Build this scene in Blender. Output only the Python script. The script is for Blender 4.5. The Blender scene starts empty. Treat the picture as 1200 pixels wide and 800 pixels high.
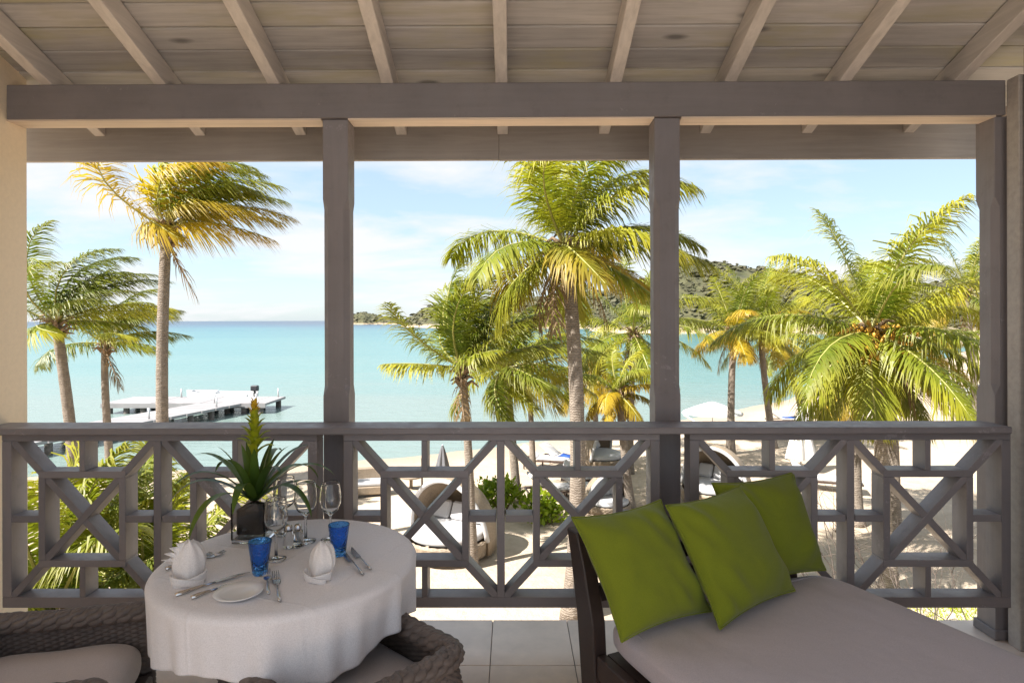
import bpy, bmesh, math, random
import numpy as np
from mathutils import Vector, Matrix
R = math.radians
random.seed(7); rng = np.random.default_rng(7)
sc = bpy.context.scene
col = sc.collection

# ------------------------------------------------------------------ camera, sky, sun, exposure
F = 720.0; HZ = 375.0; CH = 1.6            # focal length in photo pixels, horizon row, eye height above balcony floor
cam = bpy.data.cameras.new('camera'); camo = bpy.data.objects.new('camera', cam); col.objects.link(camo)
cam.sensor_width = 36; cam.lens = 36*F/1200
cam.shift_y = -(400-HZ)/1200; cam.shift_x = 4/1200
cam.clip_start = .05; cam.clip_end = 20000
camo.matrix_world = Matrix.Translation((0, 0, CH)) @ Matrix.Rotation(R(.33), 4, 'Z') @ Matrix.Rotation(R(90), 4, 'X') @ Matrix.Rotation(R(-.157), 4, 'Z')
sc.camera = camo

SUN = Vector((-.60, -.30, .74)).normalized()
el = math.asin(SUN.z); az = math.atan2(SUN.x, SUN.y)
w = bpy.data.worlds.new('World'); sc.world = w; w.use_nodes = True
nt = w.node_tree; nt.nodes.clear()
def N(nt, t, **k):
    n = nt.nodes.new(t)
    for a, b in k.items(): setattr(n, a, b)
    return n
def L(nt, a, b): nt.links.new(a, b)
def setv(n, **k):
    for a, b in k.items(): n.inputs[a.replace('_', ' ')].default_value = b
out = N(nt, 'ShaderNodeOutputWorld'); bg = N(nt, 'ShaderNodeBackground')
sky = N(nt, 'ShaderNodeTexSky', sky_type='NISHITA', sun_disc=False, sun_elevation=el, sun_rotation=az,
        air_density=1.0, dust_density=.6, ozone_density=1.0)
tc = N(nt, 'ShaderNodeTexCoord'); sp = N(nt, 'ShaderNodeSeparateXYZ'); L(nt, tc.outputs['Generated'], sp.inputs[0])
ad = N(nt, 'ShaderNodeMath', operation='ADD'); ad.inputs[1].default_value = .16; 
mx0 = N(nt, 'ShaderNodeMath', operation='MAXIMUM'); mx0.inputs[1].default_value = 0; L(nt, sp.outputs[2], mx0.inputs[0]); L(nt, mx0.outputs[0], ad.inputs[0])
vd = N(nt, 'ShaderNodeVectorMath', operation='DIVIDE'); L(nt, tc.outputs['Generated'], vd.inputs[0])
cb = N(nt, 'ShaderNodeCombineXYZ')
for i in range(3): L(nt, ad.outputs[0], cb.inputs[i])
L(nt, cb.outputs[0], vd.inputs[1])
mp = N(nt, 'ShaderNodeMapping'); mp.inputs['Location'].default_value = (3.4, 1.2, 0); mp.inputs['Scale'].default_value = (1.0, 1.25, 1.0); L(nt, vd.outputs[0], mp.inputs[0])
n1 = N(nt, 'ShaderNodeTexNoise'); setv(n1, Scale=.9, Detail=7, Roughness=.56, Distortion=.25); L(nt, mp.outputs[0], n1.inputs['Vector'])
cr = N(nt, 'ShaderNodeValToRGB'); cr.color_ramp.elements[0].position = .43; cr.color_ramp.elements[1].position = .60
L(nt, n1.outputs['Fac'], cr.inputs[0])
mu = N(nt, 'ShaderNodeMath', operation='MULTIPLY'); mu.inputs[1].default_value = .88; L(nt, cr.outputs[0], mu.inputs[0])
mu2 = N(nt, 'ShaderNodeMath', operation='ADD'); mu2.inputs[1].default_value = .05; L(nt, mu.outputs[0], mu2.inputs[0]); mu = mu2
mix = N(nt, 'ShaderNodeMix', data_type='RGBA'); L(nt, mu.outputs[0], mix.inputs[0])
hz = N(nt, 'ShaderNodeMix', data_type='RGBA'); hz.inputs[0].default_value = .72          # thin bright humid haze over the whole sky
L(nt, sky.outputs[0], hz.inputs[6]); hz.inputs[7].default_value = (1.42, 1.88, 2.32, 1)
L(nt, hz.outputs[2], mix.inputs[6]); mix.inputs[7].default_value = (2.85, 2.85, 2.92, 1)
bg.inputs[1].default_value = .11; L(nt, mix.outputs[2], bg.inputs[0]); L(nt, bg.outputs[0], out.inputs[0])

sl = bpy.data.lights.new('sun', 'SUN'); sl.energy = 4.6; sl.angle = R(.55); sl.color = (1, .95, .88)
so = bpy.data.objects.new('sun', sl); col.objects.link(so); so.rotation_euler = SUN.to_track_quat('Z', 'Y').to_euler(); so.location = (-30, -20, 40)
sc.view_settings.view_transform = 'Standard'; sc.view_settings.look = 'None'; sc.view_settings.gamma = 1
sc.view_settings.use_curve_mapping = False; sc.view_settings.exposure = 1.68
sc.render.engine = 'CYCLES'
sc.cycles.use_denoising = True
sc.cycles.max_bounces = 14; sc.cycles.diffuse_bounces = 7; sc.cycles.transparent_max_bounces = 16; sc.cycles.transmission_bounces = 12
sc.cycles.caustics_refractive = False; sc.cycles.caustics_reflective = False
sc.cycles.sample_clamp_indirect = 6

# ------------------------------------------------------------------ materials
MATS = {}
def base_mat(name):
    m = bpy.data.materials.new(name); m.use_nodes = True
    nt = m.node_tree; b = nt.nodes['Principled BSDF']; MATS[name] = m
    return m, nt, b
def coords(nt, rand=True, scale=(1, 1, 1), kind='Object'):
    tc = N(nt, 'ShaderNodeTexCoord'); mp = N(nt, 'ShaderNodeMapping'); mp.inputs['Scale'].default_value = scale
    if rand:
        oi = N(nt, 'ShaderNodeObjectInfo'); mm = N(nt, 'ShaderNodeMath', operation='MULTIPLY'); mm.inputs[1].default_value = 57
        L(nt, oi.outputs['Random'], mm.inputs[0])
        va = N(nt, 'ShaderNodeVectorMath', operation='ADD'); L(nt, tc.outputs[kind], va.inputs[0]); L(nt, mm.outputs[0], va.inputs[1]); L(nt, va.outputs[0], mp.inputs[0])
    else: L(nt, tc.outputs[kind], mp.inputs[0])
    return mp.outputs[0]
def noise(nt, vec, scale, detail=4, rough=.55, dist=0):
    n = N(nt, 'ShaderNodeTexNoise'); setv(n, Scale=scale, Detail=detail, Roughness=rough, Distortion=dist); L(nt, vec, n.inputs['Vector']); return n.outputs['Fac']
def ramp(nt, fac, stops):
    r = N(nt, 'ShaderNodeValToRGB'); e = r.color_ramp.elements
    while len(e) < len(stops): e.new(.5)
    for i, (p, c) in enumerate(stops): e[i].position = p; e[i].color = (*c, 1)
    L(nt, fac, r.inputs[0]); return r.outputs[0]
def mixc(nt, fac, a, b, mode='MIX'):
    m = N(nt, 'ShaderNodeMix', data_type='RGBA', blend_type=mode)
    for s, v in ((0, fac), (6, a), (7, b)):
        if hasattr(v, 'is_linked') or hasattr(v, 'links'): L(nt, v, m.inputs[s])
        elif s == 0: m.inputs[0].default_value = v
        else: m.inputs[s].default_value = (*v, 1)
    return m.outputs[2]
def bump(nt, b, h, strength=.3, dist=.01):
    n = N(nt, 'ShaderNodeBump'); n.inputs['Strength'].default_value = strength; n.inputs['Distance'].default_value = dist
    L(nt, h, n.inputs['Height']); L(nt, n.outputs[0], b.inputs['Normal'])
def sc3(c, k): return tuple(x*k for x in c)

def wood_paint(name, c, axis=0, rough=.55, knots=False, stain=None, var=.25, wear=False):
    m, nt, b = base_mat(name)
    s = [22, 22, 22]; s[axis] = 1.3
    v = coords(nt, True, tuple(s)); v2 = coords(nt, True)
    g = noise(nt, v, 1.6, 6, .65, .4); big = noise(nt, v2, 2.3, 3)
    cc = ramp(nt, g, [(.3, sc3(c, 1-var)), (.62, sc3(c, 1+var*.55))])
    cc = mixc(nt, big, cc, sc3(c, .86), 'MIX') if False else mixc(nt, .45, cc, ramp(nt, big, [(.3, sc3(c, .78)), (.7, sc3(c, 1.18))]))
    oi = N(nt, 'ShaderNodeObjectInfo'); tone = ramp(nt, oi.outputs['Random'], [(0, (.86, .86, .86)), (1, (1.1, 1.09, 1.07))])
    cc = mixc(nt, 1.0, cc, tone, 'MULTIPLY')
    if stain:
        st = ramp(nt, noise(nt, coords(nt, True, (1.2, 5, 5)), 1.1, 4, .6), [(.5, (0, 0, 0)), (.72, (1, 1, 1))])
        cc = mixc(nt, st, cc, stain)
    if knots:
        vo = N(nt, 'ShaderNodeTexVoronoi'); vo.inputs['Scale'].default_value = 1.0; L(nt, coords(nt, True, (1.6, 5, 5)), vo.inputs['Vector'])
        kk = ramp(nt, vo.outputs['Distance'], [(.05, (1, 1, 1)), (.12, (0, 0, 0))])
        cc = mixc(nt, kk, cc, sc3(c, .38))
    if wear:
        wn = noise(nt, coords(nt, True), 34, 6, .72); wl = noise(nt, coords(nt, True), 3.1, 2)
        wm = N(nt, 'ShaderNodeMath', operation='MULTIPLY'); L(nt, wn, wm.inputs[0]); L(nt, wl, wm.inputs[1])
        cc = mixc(nt, ramp(nt, wm.outputs[0], [(.36, (0, 0, 0)), (.40, (.8, .8, .8))]), cc, sc3(c, 1.35))
        dk = noise(nt, coords(nt, True), 11, 6, .7); cc = mixc(nt, ramp(nt, dk, [(.56, (0, 0, 0)), (.75, (.45, .45, .45))]), cc, sc3(c, .7))
        L(nt, ramp(nt, dk, [(.3, (rough-.12,)*3), (.7, (rough+.2,)*3)]), b.inputs['Roughness'])
    else: b.inputs['Roughness'].default_value = rough
    L(nt, cc, b.inputs['Base Color'])
    bump(nt, b, g, .35, .004); return m
def plain(name, c, rough=.6, metal=0, nscale=8, var=.15, bmp=.15, bd=.004, **k):
    m, nt, b = base_mat(name); v = coords(nt); n = noise(nt, v, nscale, 5, .6)
    L(nt, ramp(nt, n, [(.3, sc3(c, 1-var)), (.7, sc3(c, 1+var))]), b.inputs['Base Color'])
    b.inputs['Roughness'].default_value = rough; b.inputs['Metallic'].default_value = metal
    for a, x in k.items(): b.inputs[a.replace('_', ' ')].default_value = x
    if bmp: bump(nt, b, n, bmp, bd)
    return m
GREY = (.215, .19, .19)
wood_paint('post_paint', GREY, 2, var=.1, wear=True)
wood_paint('beam_paint', (.22, .192, .187), 0, var=.1, wear=True)
wood_paint('rail_paint', (.255, .228, .232), 0, .45, var=.07, wear=True)
wood_paint('rail_paint_upright', (.255, .228, .232), 2, .45, var=.07, wear=True)
wood_paint('plank_paint', (.44, .41, .39), 0, .65, True, (.40, .36, .24), .34)
wood_paint('rafter_paint', (.60, .54, .49), 1, .65)
wood_paint('fascia_paint', (.36, .32, .29), 0, .65, True)
wood_paint('bounce_light_wood', (.72, .58, .46), 0, .6, True)  # pale colour holds the light bounced up under the header beam
wood_paint('dark_wood', (.055, .035, .03), 1, .4)
wood_paint('grey_deck', (.27, .26, .265), 0, .7)
plain('stucco', (.82, .68, .50), .9, 0, 45, .04, .2, .003)
plain('stucco_white', (.78, .72, .63), .9, 0, 50, .06, .4, .004)
plain('masonry', (.6, .55, .5), .9, 0, 40, .2)
plain('tile', (.74, .61, .515), .35, 0, 5.5, .13, .08)
plain('grout', (.26, .23, .21), .9)
plain('roofing', (.2, .16, .13), .9)
plain('silver', (.62, .61, .6), .22, 1, 20, .05, 0)
plain('porcelain', (.82, .81, .8), .15, 0, 5, .02, 0)
plain('soil', (.045, .03, .022), .95, 0, 40, .4, .8, .01)
plain('white_plastic', (.6, .6, .6), .4, 0, 5, .03, 0)
plain('black_plastic', (.03, .03, .035), .4)
plain('blue_towel', (.02, .08, .33), .9, 0, 30, .2)
plain('white_canvas', (.6, .59, .57), .9, 0, 12, .05)
plain('grey_canvas', (.12, .12, .13), .9, 0, 12, .1)
plain('pale_metal', (.6, .6, .6), .4, .6)
plain('rope_brown', (.3, .2, .12), .8)
plain('rock', (.13, .11, .1), .9, 0, 6, .4, .6, .05)

def fabric(name, c, weave=900, var=.06, rough=.95, wr=0.0, sheen=.25, crease=False):
    m, nt, b = base_mat(name); v = coords(nt, False)
    wv = N(nt, 'ShaderNodeTexNoise'); setv(wv, Scale=weave*.35, Detail=2); L(nt, v, wv.inputs['Vector'])
    n = noise(nt, v, 5, 5, .6)
    cc = ramp(nt, n, [(.3, sc3(c, 1-var)), (.7, sc3(c, 1+var))])
    cc = mixc(nt, .5, cc, ramp(nt, wv.outputs['Fac'], [(.3, sc3(c, .8)), (.7, sc3(c, 1.15))]))
    L(nt, cc, b.inputs['Base Color']); b.inputs['Roughness'].default_value = rough
    b.inputs['Sheen Weight'].default_value = sheen
    h = N(nt, 'ShaderNodeMath', operation='MULTIPLY_ADD'); L(nt, wv.outputs['Fac'], h.inputs[0]); h.inputs[1].default_value = .12
    L(nt, noise(nt, v, 14, 3, .5, .6), h.inputs[2]); ho = h.outputs[0]
    if crease:                                             # ironed fold lines
        sx = N(nt, 'ShaderNodeSeparateXYZ'); rt = N(nt, 'ShaderNodeMapping'); rt.inputs['Rotation'].default_value = (0, 0, .35); L(nt, v, rt.inputs[0]); L(nt, rt.outputs[0], sx.inputs[0])
        for ax in (0, 1):
            pp = N(nt, 'ShaderNodeMath', operation='PINGPONG'); pp.inputs[1].default_value = .15; L(nt, sx.outputs[ax], pp.inputs[0])
            mr = N(nt, 'ShaderNodeMapRange', interpolation_type='SMOOTHSTEP'); mr.inputs[1].default_value = 0; mr.inputs[2].default_value = .009; mr.inputs[3].default_value = .55; mr.inputs[4].default_value = 0; L(nt, pp.outputs[0], mr.inputs[0])
            a2 = N(nt, 'ShaderNodeMath', operation='ADD'); L(nt, ho, a2.inputs[0]); L(nt, mr.outputs[0], a2.inputs[1]); ho = a2.outputs[0]
    bump(nt, b, ho, .35+wr, .006)
    return m
fabric('green_fabric', (.195, .238, .010), sheen=.15)
fabric('mauve_fabric', (.55, .495, .525), var=.05)
fabric('white_cloth', (.83, .81, .83), var=.03, crease=True)
fabric('napkin_cloth', (.8, .77, .76), var=.03)
fabric('taupe_cushion', (.56, .50, .49), var=.05)
fabric('cream_cushion', (.46, .455, .46), var=.06)

def wicker(name, c, var=.4):
    m, nt, b = base_mat(name); v = coords(nt, False)
    n = noise(nt, v, 38, 4, .6); n2 = noise(nt, v, 4, 3)
    cc = mixc(nt, .35, ramp(nt, n, [(.3, sc3(c, 1-var)), (.72, sc3(c, 1+var))]), ramp(nt, n2, [(.3, sc3(c, .7)), (.7, sc3(c, 1.35))]))
    L(nt, cc, b.inputs['Base Color']); b.inputs['Roughness'].default_value = .55; bump(nt, b, n, .4, .004); return m
wicker('dark_wicker', (.15, .12, .105))
wicker('tan_wicker', (.25, .195, .14))

def glass(name, c, rough=0.0, bubbles=False):
    m, nt, b = base_mat(name); b.inputs['Base Color'].default_value = (*c, 1); b.inputs['Transmission Weight'].default_value = 1
    b.inputs['Roughness'].default_value = rough; b.inputs['IOR'].default_value = 1.45
    if bubbles:
        v = coords(nt, False); vo = N(nt, 'ShaderNodeTexVoronoi'); vo.inputs['Scale'].default_value = 130; L(nt, v, vo.inputs['Vector'])
        L(nt, ramp(nt, vo.outputs['Distance'], [(.1, sc3(c, 1.0)), (.4, tuple(min(1, x*2.2+.02) for x in c))]), b.inputs['Base Color'])
        bump(nt, b, vo.outputs['Distance'], .5, .003)
    return m
glass('clear_glass', (.97, .98, .98)); glass('blue_glass', (.05, .20, .80), .06, True)

def leafy(name, stops, trans=.45, rough=.45, tint=1.0, tipcol=None):
    m, nt, b = base_mat(name)
    oi = N(nt, 'ShaderNodeObjectInfo'); v = coords(nt)
    f = N(nt, 'ShaderNodeMath', operation='MULTIPLY_ADD'); L(nt, noise(nt, v, 1.7, 3), f.inputs[0]); f.inputs[1].default_value = .9
    hm = N(nt, 'ShaderNodeMath', operation='MULTIPLY_ADD'); L(nt, oi.outputs['Random'], hm.inputs[0]); hm.inputs[1].default_value = .5; hm.inputs[2].default_value = -.2
    L(nt, hm.outputs[0], f.inputs[2])
    cc = ramp(nt, f.outputs[0], stops)
    if tipcol:
        at = N(nt, 'ShaderNodeAttribute', attribute_name='tip')
        tf = N(nt, 'ShaderNodeMath', operation='MULTIPLY', use_clamp=True); L(nt, at.outputs['Fac'], tf.inputs[0]); tf.inputs[1].default_value = tipcol[3]
        cc = mixc(nt, tf.outputs[0], cc, tipcol[:3])
    L(nt, cc, b.inputs['Base Color']); b.inputs['Roughness'].default_value = rough; b.inputs['Specular IOR Level'].default_value = .4
    tr = N(nt, 'ShaderNodeBsdfTranslucent'); L(nt, mixc(nt, 1.0, cc, (1.0, 1.0, .55), 'MULTIPLY'), tr.inputs[0])
    ms = N(nt, 'ShaderNodeMixShader'); ms.inputs[0].default_value = trans
    L(nt, b.outputs[0], ms.inputs[1]); L(nt, tr.outputs[0], ms.inputs[2]); L(nt, ms.outputs[0], nt.nodes['Material Output'].inputs[0]); return m
leafy('frond_green', [(.2, (.045, .085, .012)), (.5, (.10, .155, .016)), (.8, (.25, .27, .022))], tipcol=(.30, .24, .035, .5))
leafy('frond_lime', [(.2, (.075, .130, .013)), (.5, (.175, .225, .018)), (.8, (.37, .37, .028))], tipcol=(.42, .34, .04, .55))
leafy('frond_gold', [(.2, (.17, .19, .014)), (.5, (.38, .31, .02)), (.8, (.50, .36, .022))], tipcol=(.44, .25, .05, .6))
leafy('frond_dry', [(.2, (.16, .10, .05)), (.8, (.34, .24, .13))], .25, .7)
leafy('shrub_leaf', [(.2, (.12, .20, .012)), (.5, (.27, .36, .018)), (.8, (.46, .48, .03))])
leafy('croton_leaf', [(.2, (.25, .20, .015)), (.5, (.5, .28, .015)), (.8, (.55, .16, .012))])
leafy('bromeliad_leaf', [(.2, (.05, .10, .018)), (.5, (.085, .15, .022)), (.8, (.13, .20, .03))], .3, .3)
leafy('bromeliad_bract', [(.2, (.32, .38, .02)), (.8, (.48, .50, .03))], .3, .4)
leafy('bromeliad_tip', [(.2, (.55, .36, .02)), (.8, (.70, .45, .03))], .3, .4)
leafy('scrub_leaf', [(.2, (.034, .040, .020)), (.5, (.062, .066, .034)), (.8, (.12, .10, .055))], .15, .7)
plain('frond_stem', (.30, .28, .08), .5, 0, 5, .2)
plain('stem_brown', (.22, .15, .09), .85, 0, 12, .3)
plain('twig_bark', (.085, .065, .052), .9, 0, 12, .3)
plain('coconut_gold', (.50, .27, .03), .5, 0, 9, .3)

def bark():
    m, nt, b = base_mat('palm_bark'); v = coords(nt, True)
    wv = N(nt, 'ShaderNodeTexWave', wave_type='BANDS', bands_direction='Z'); setv(wv, Scale=7.5, Distortion=7, Detail=3, Detail_Scale=2.5); L(nt, v, wv.inputs['Vector'])
    n = noise(nt, v, 9, 5, .65)
    c1 = ramp(nt, wv.outputs['Fac'], [(.1, (.13, .10, .078)), (.6, (.235, .195, .158))])
    cc = mixc(nt, .5, c1, ramp(nt, n, [(.3, (.10, .078, .06)), (.7, (.32, .27, .22))]))
    L(nt, cc, b.inputs['Base Color']); b.inputs['Roughness'].default_value = .9; bump(nt, b, wv.outputs['Fac'], .5, .02)
bark()
def sand():
    m, nt, b = base_mat('sand'); v = coords(nt, False)
    big = noise(nt, v, .22, 5, .6); fine = noise(nt, v, 3.5, 6, .7)
    cc = ramp(nt, big, [(.32, (.34, .262, .185)), (.60, (.52, .425, .32))])
    cc = mixc(nt, .35, cc, ramp(nt, fine, [(.3, (.30, .228, .16)), (.7, (.54, .445, .335))]))
    sx = N(nt, 'ShaderNodeSeparateXYZ'); L(nt, v, sx.inputs[0])
    mr = N(nt, 'ShaderNodeMapRange'); mr.inputs[1].default_value = -4.0; mr.inputs[2].default_value = -3.86; L(nt, sx.outputs[2], mr.inputs[0])
    cc = mixc(nt, mr.outputs[0], (.30, .24, .18), cc)          # wet sand along the waterline
    L(nt, cc, b.inputs['Base Color']); b.inputs['Roughness'].default_value = .95; bump(nt, b, fine, .6, .12)
sand()
def water():
    m, nt, b = base_mat('sea_water'); v = coords(nt, False)
    sx = N(nt, 'ShaderNodeSeparateXYZ'); L(nt, v, sx.inputs[0])
    nn = noise(nt, coords(nt, False, (.007, .035, 1)), 1.0, 5, .62)
    mz = N(nt, 'ShaderNodeMath', operation='MAXIMUM'); mz.inputs[1].default_value = 5; L(nt, sx.outputs[1], mz.inputs[0])
    l0 = N(nt, 'ShaderNodeMath', operation='LOGARITHM'); l0.inputs[1].default_value = 10; L(nt, mz.outputs[0], l0.inputs[0])
    n2 = N(nt, 'ShaderNodeMath', operation='SUBTRACT'); n2.inputs[1].default_value = .5; L(nt, nn, n2.inputs[0])
    lg = N(nt, 'ShaderNodeMath', operation='MULTIPLY_ADD'); L(nt, n2.outputs[0], lg.inputs[0]); lg.inputs[1].default_value = .9; L(nt, l0.outputs[0], lg.inputs[2])
    mr = N(nt, 'ShaderNodeMapRange'); mr.inputs[1].default_value = 1.6; mr.inputs[2].default_value = 3.6; L(nt, lg.outputs[0], mr.inputs[0])
    cc = ramp(nt, mr.outputs[0], [(.0, (.155, .21, .195)), (.1, (.105, .205, .198)), (.3, (.06, .175, .182)), (.47, (.032, .14, .165)), (.60, (.012, .075, .13)), (.74, (.005, .032, .08))])
    L(nt, cc, b.inputs['Base Color']); b.inputs['Roughness'].default_value = .22; b.inputs['IOR'].default_value = 1.33
    b.inputs['Specular IOR Level'].default_value = .4
    w1 = noise(nt, coords(nt, False, (.55, 1.3, 1)), 1.0, 5, .6, .5); bump(nt, b, w1, .5, .2)
water()
def hillmat():
    m, nt, b = base_mat('scrub_hill'); v = coords(nt, False)
    vo = N(nt, 'ShaderNodeTexVoronoi'); vo.inputs['Scale'].default_value = .16; L(nt, v, vo.inputs['Vector'])
    n = noise(nt, v, .035, 6, .65)
    c1 = ramp(nt, vo.outputs['Distance'], [(.15, (.034, .040, .016)), (.75, (.082, .075, .036))])
    c2 = ramp(nt, n, [(.35, (.038, .046, .018)), (.55, (.072, .07, .032)), (.72, (.17, .125, .075))])
    cc = mixc(nt, .55, c1, c2)
    sx = N(nt, 'ShaderNodeSeparateXYZ'); L(nt, v, sx.inputs[0])
    ma = N(nt, 'ShaderNodeMath', operation='MULTIPLY_ADD'); L(nt, n, ma.inputs[0]); ma.inputs[1].default_value = 6; L(nt, sx.outputs[2], ma.inputs[2])
    mr = N(nt, 'ShaderNodeMapRange'); mr.inputs[1].default_value = -.6; mr.inputs[2].default_value = 2.0; L(nt, ma.outputs[0], mr.inputs[0])
    cc = mixc(nt, mr.outputs[0], (.40, .31, .22), cc)
    L(nt, cc, b.inputs['Base Color']); b.inputs['Roughness'].default_value = 1; bump(nt, b, vo.outputs['Distance'], 1.0, 3.0)
hillmat()
plain('grass', (.16, .26, .03), .8, 0, 20, .3)

# ------------------------------------------------------------------ geometry helpers
ORG = {}
def empty(name, loc, rz=0):
    o = bpy.data.objects.new(name, None); col.objects.link(o); o.location = loc; o.rotation_euler = (0, 0, rz); o.empty_display_size = .1
    ORG[o.name] = Vector(loc); return o
def tag(o, label, cat, group=None):
    o['label'] = label; o['category'] = cat
    if group: o['group'] = group
    return o
def struct(o): o['kind'] = 'structure'; return o
class B:
    """collects verts / faces (world coordinates unless the parent is rotated), builds ONE mesh object"""
    def __init__(s): s.v = []; s.f = []; s.mi = []; s.tip = None
    def add(s, v, f, mi=0):
        o = len(s.v); s.v.extend([tuple(map(float, p)) for p in v]); s.f.extend([tuple(i+o for i in q) for q in f]); s.mi.extend([mi]*len(f)); return s
    def box(s, x0, x1, y0, y1, z0, z1, mi=0):
        return s.add([(x0,y0,z0),(x1,y0,z0),(x1,y1,z0),(x0,y1,z0),(x0,y0,z1),(x1,y0,z1),(x1,y1,z1),(x0,y1,z1)],
              [(0,3,2,1),(4,5,6,7),(0,1,5,4),(1,2,6,5),(2,3,7,6),(3,0,4,7)], mi)
    def bar(s, a, b, wd, dp, up=(0,1,0), mi=0):
        """rectangular bar a->b; dp measured along up, wd across"""
        a, b = Vector(a), Vector(b); d = (b-a).normalized(); u = Vector(up); u = (u-d*u.dot(d)).normalized(); r = d.cross(u)
        q = [(-1,-1),(1,-1),(1,1),(-1,1)]
        v = [p + r*(wd/2*i) + u*(dp/2*j) for p in (a, b) for i, j in q]
        return s.add(v, [(0,1,2,3),(7,6,5,4),(0,4,5,1),(1,5,6,2),(2,6,7,3),(3,7,4,0)], mi)
    def tube(s, path, rad, n=8, caps=True, mi=0, flat=1.0):
        P = [Vector(p) for p in path]; m = len(P)
        if not hasattr(rad, '__len__'): rad = [rad]*m
        v = []; u = None
        for i, p in enumerate(P):
            t = (P[min(i+1, m-1)]-P[max(i-1, 0)]).normalized()
            if u is None: u = t.orthogonal().normalized()
            u = (u - t*u.dot(t)); u = u.normalized() if u.length > 1e-6 else t.orthogonal().normalized()
            r = t.cross(u)
            for k in range(n):
                a = 2*math.pi*k/n; v.append(p + u*(math.cos(a)*rad[i]) + r*(math.sin(a)*rad[i]*flat))
        f = [(i*n+k, i*n+(k+1)%n, (i+1)*n+(k+1)%n, (i+1)*n+k) for i in range(m-1) for k in range(n)]
        if caps: f += [tuple(range(n-1, -1, -1)), tuple(range((m-1)*n, m*n))]
        return s.add(v, f, mi)
    def lathe(s, prof, c=(0,0,0), n=32, mi=0, wob=None):
        v = []; f = []; m = len(prof)
        for r, z in prof:
            for k in range(n):
                a = 2*math.pi*k/n; v.append((c[0]+r*math.cos(a), c[1]+r*math.sin(a), c[2]+z))
        f = [(i*n+k, i*n+(k+1)%n, (i+1)*n+(k+1)%n, (i+1)*n+k) for i in range(m-1) for k in range(n)]
        return s.add(v, f, mi)
    def grid(s, fn, nu, nv, cu=False, mi=0):
        v = [fn(i/(nu if cu else nu-1), j/(nv-1)) for i in range(nu) for j in range(nv)]
        f = [(i*nv+j, ((i+1) % nu)*nv+j, ((i+1) % nu)*nv+j+1, i*nv+j+1) for i in range(nu if cu else nu-1) for j in range(nv-1)]
        return s.add(v, f, mi)
    def ell(s, c, r, n=10, m=7, mi=0):
        return s.grid(lambda u, v: (c[0]+r[0]*math.cos(2*math.pi*u)*math.sin(math.pi*v), c[1]+r[1]*math.sin(2*math.pi*u)*math.sin(math.pi*v), c[2]-r[2]*math.cos(math.pi*v)), n, m, True, mi)
    def obj(s, name, mats, parent=None, smooth=False, bevel=0, local=False, solid=0, sub=0, normals=True):
        off = Vector((0,0,0))
        if parent is not None and not local: off = ORG.get(parent.name, off)
        me = bpy.data.meshes.new(name); me.from_pydata([(x-off.x, y-off.y, z-off.z) for x, y, z in s.v], [], s.f)
        if isinstance(mats, str): mats = [mats]
        for mm in mats: me.materials.append(MATS[mm])
        if len(mats) > 1: me.polygons.foreach_set('material_index', s.mi)
        if s.tip is not None:
            at = me.attributes.new('tip', 'FLOAT', 'POINT'); at.data.foreach_set('value', list(s.tip))
        if bevel or (normals and not smooth) or normals:
            bm = bmesh.new(); bm.from_mesh(me)
            if normals and s.tip is None: bmesh.ops.recalc_face_normals(bm, faces=bm.faces)
            if bevel: bmesh.ops.bevel(bm, geom=bm.edges[:], offset=bevel, segments=1, affect='EDGES')
            bm.to_mesh(me); bm.free()
        if smooth: me.shade_smooth()
        o = bpy.data.objects.new(name, me); col.objects.link(o)
        if parent is not None: o.parent = parent; ORG[o.name] = Vector(off)
        if solid:
            md = o.modifiers.new('solid', 'SOLIDIFY'); md.thickness = solid; md.offset = 0
        if sub:
            md = o.modifiers.new('sub', 'SUBSURF'); md.levels = sub; md.render_levels = sub
        return o
def PX(px, Y): return (px-600)/F*Y
def PZ(py, Y): return CH-(py-HZ)/F*Y
def at(px, py, z):            # point where the sight line through a photo pixel meets the height z
    d = CH-z; Y = F*d/(py-HZ); return Vector((PX(px, Y), Y, z))
SAND = -3.4; SEA = -4.0
def clone(root, loc, rz, label=None, scale=None):
    c = root.copy(); col.objects.link(c); c.location = loc; c.rotation_euler = (0, 0, rz)
    if label: c['label'] = label
    if scale: c.scale = (scale,)*3
    for ch in root.children:
        k = ch.copy(); col.objects.link(k); k.parent = c
        for g in ch.children:
            q = g.copy(); col.objects.link(q); q.parent = k
    return c

# ------------------------------------------------------------------ setting: beach, sea, hills
shore = [(-400, 6), (-60, 14), (-25, 21), (-8, 24), (-3, 26), (2, 29), (10, 35), (18, 42), (32, 57), (56, 82), (90, 120), (120, 175), (128, 260), (126, 420)]
def yshore(x):
    return float(np.interp(x, [p[0] for p in shore], [p[1] for p in shore]))
def ground_z(x, y):
    s = yshore(x)-y
    if x > 100: s = max(s, (x-118)*.9)
    if s > 0:
        k = min(1, s/11); z = SEA + (SAND-SEA)*(k*k*(3-2*k))
        z += .05*math.sin(x*.9+1.3*math.sin(y*.5))*math.sin(y*.7+x*.2)*min(1, s/6) if y > 6 else 0
    else: z = SEA+max(-1.2, s*.06)
    return z
xs = np.concatenate([np.linspace(-420, -40, 20), np.linspace(-36, 40, 96), np.linspace(44, 420, 60)])
ys = np.concatenate([np.linspace(-12, 60, 110), np.linspace(64, 460, 70)])
b = B(); b.v = [(float(x), float(y), ground_z(x, y)) for x in xs for y in ys]
ny = len(ys); b.f = [(i*ny+j, (i+1)*ny+j, (i+1)*ny+j+1, i*ny+j+1) for i in range(len(xs)-1) for j in range(ny-1)]; b.mi = [0]*len(b.f)
struct(b.obj('beach', 'sand', smooth=True))
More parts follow.
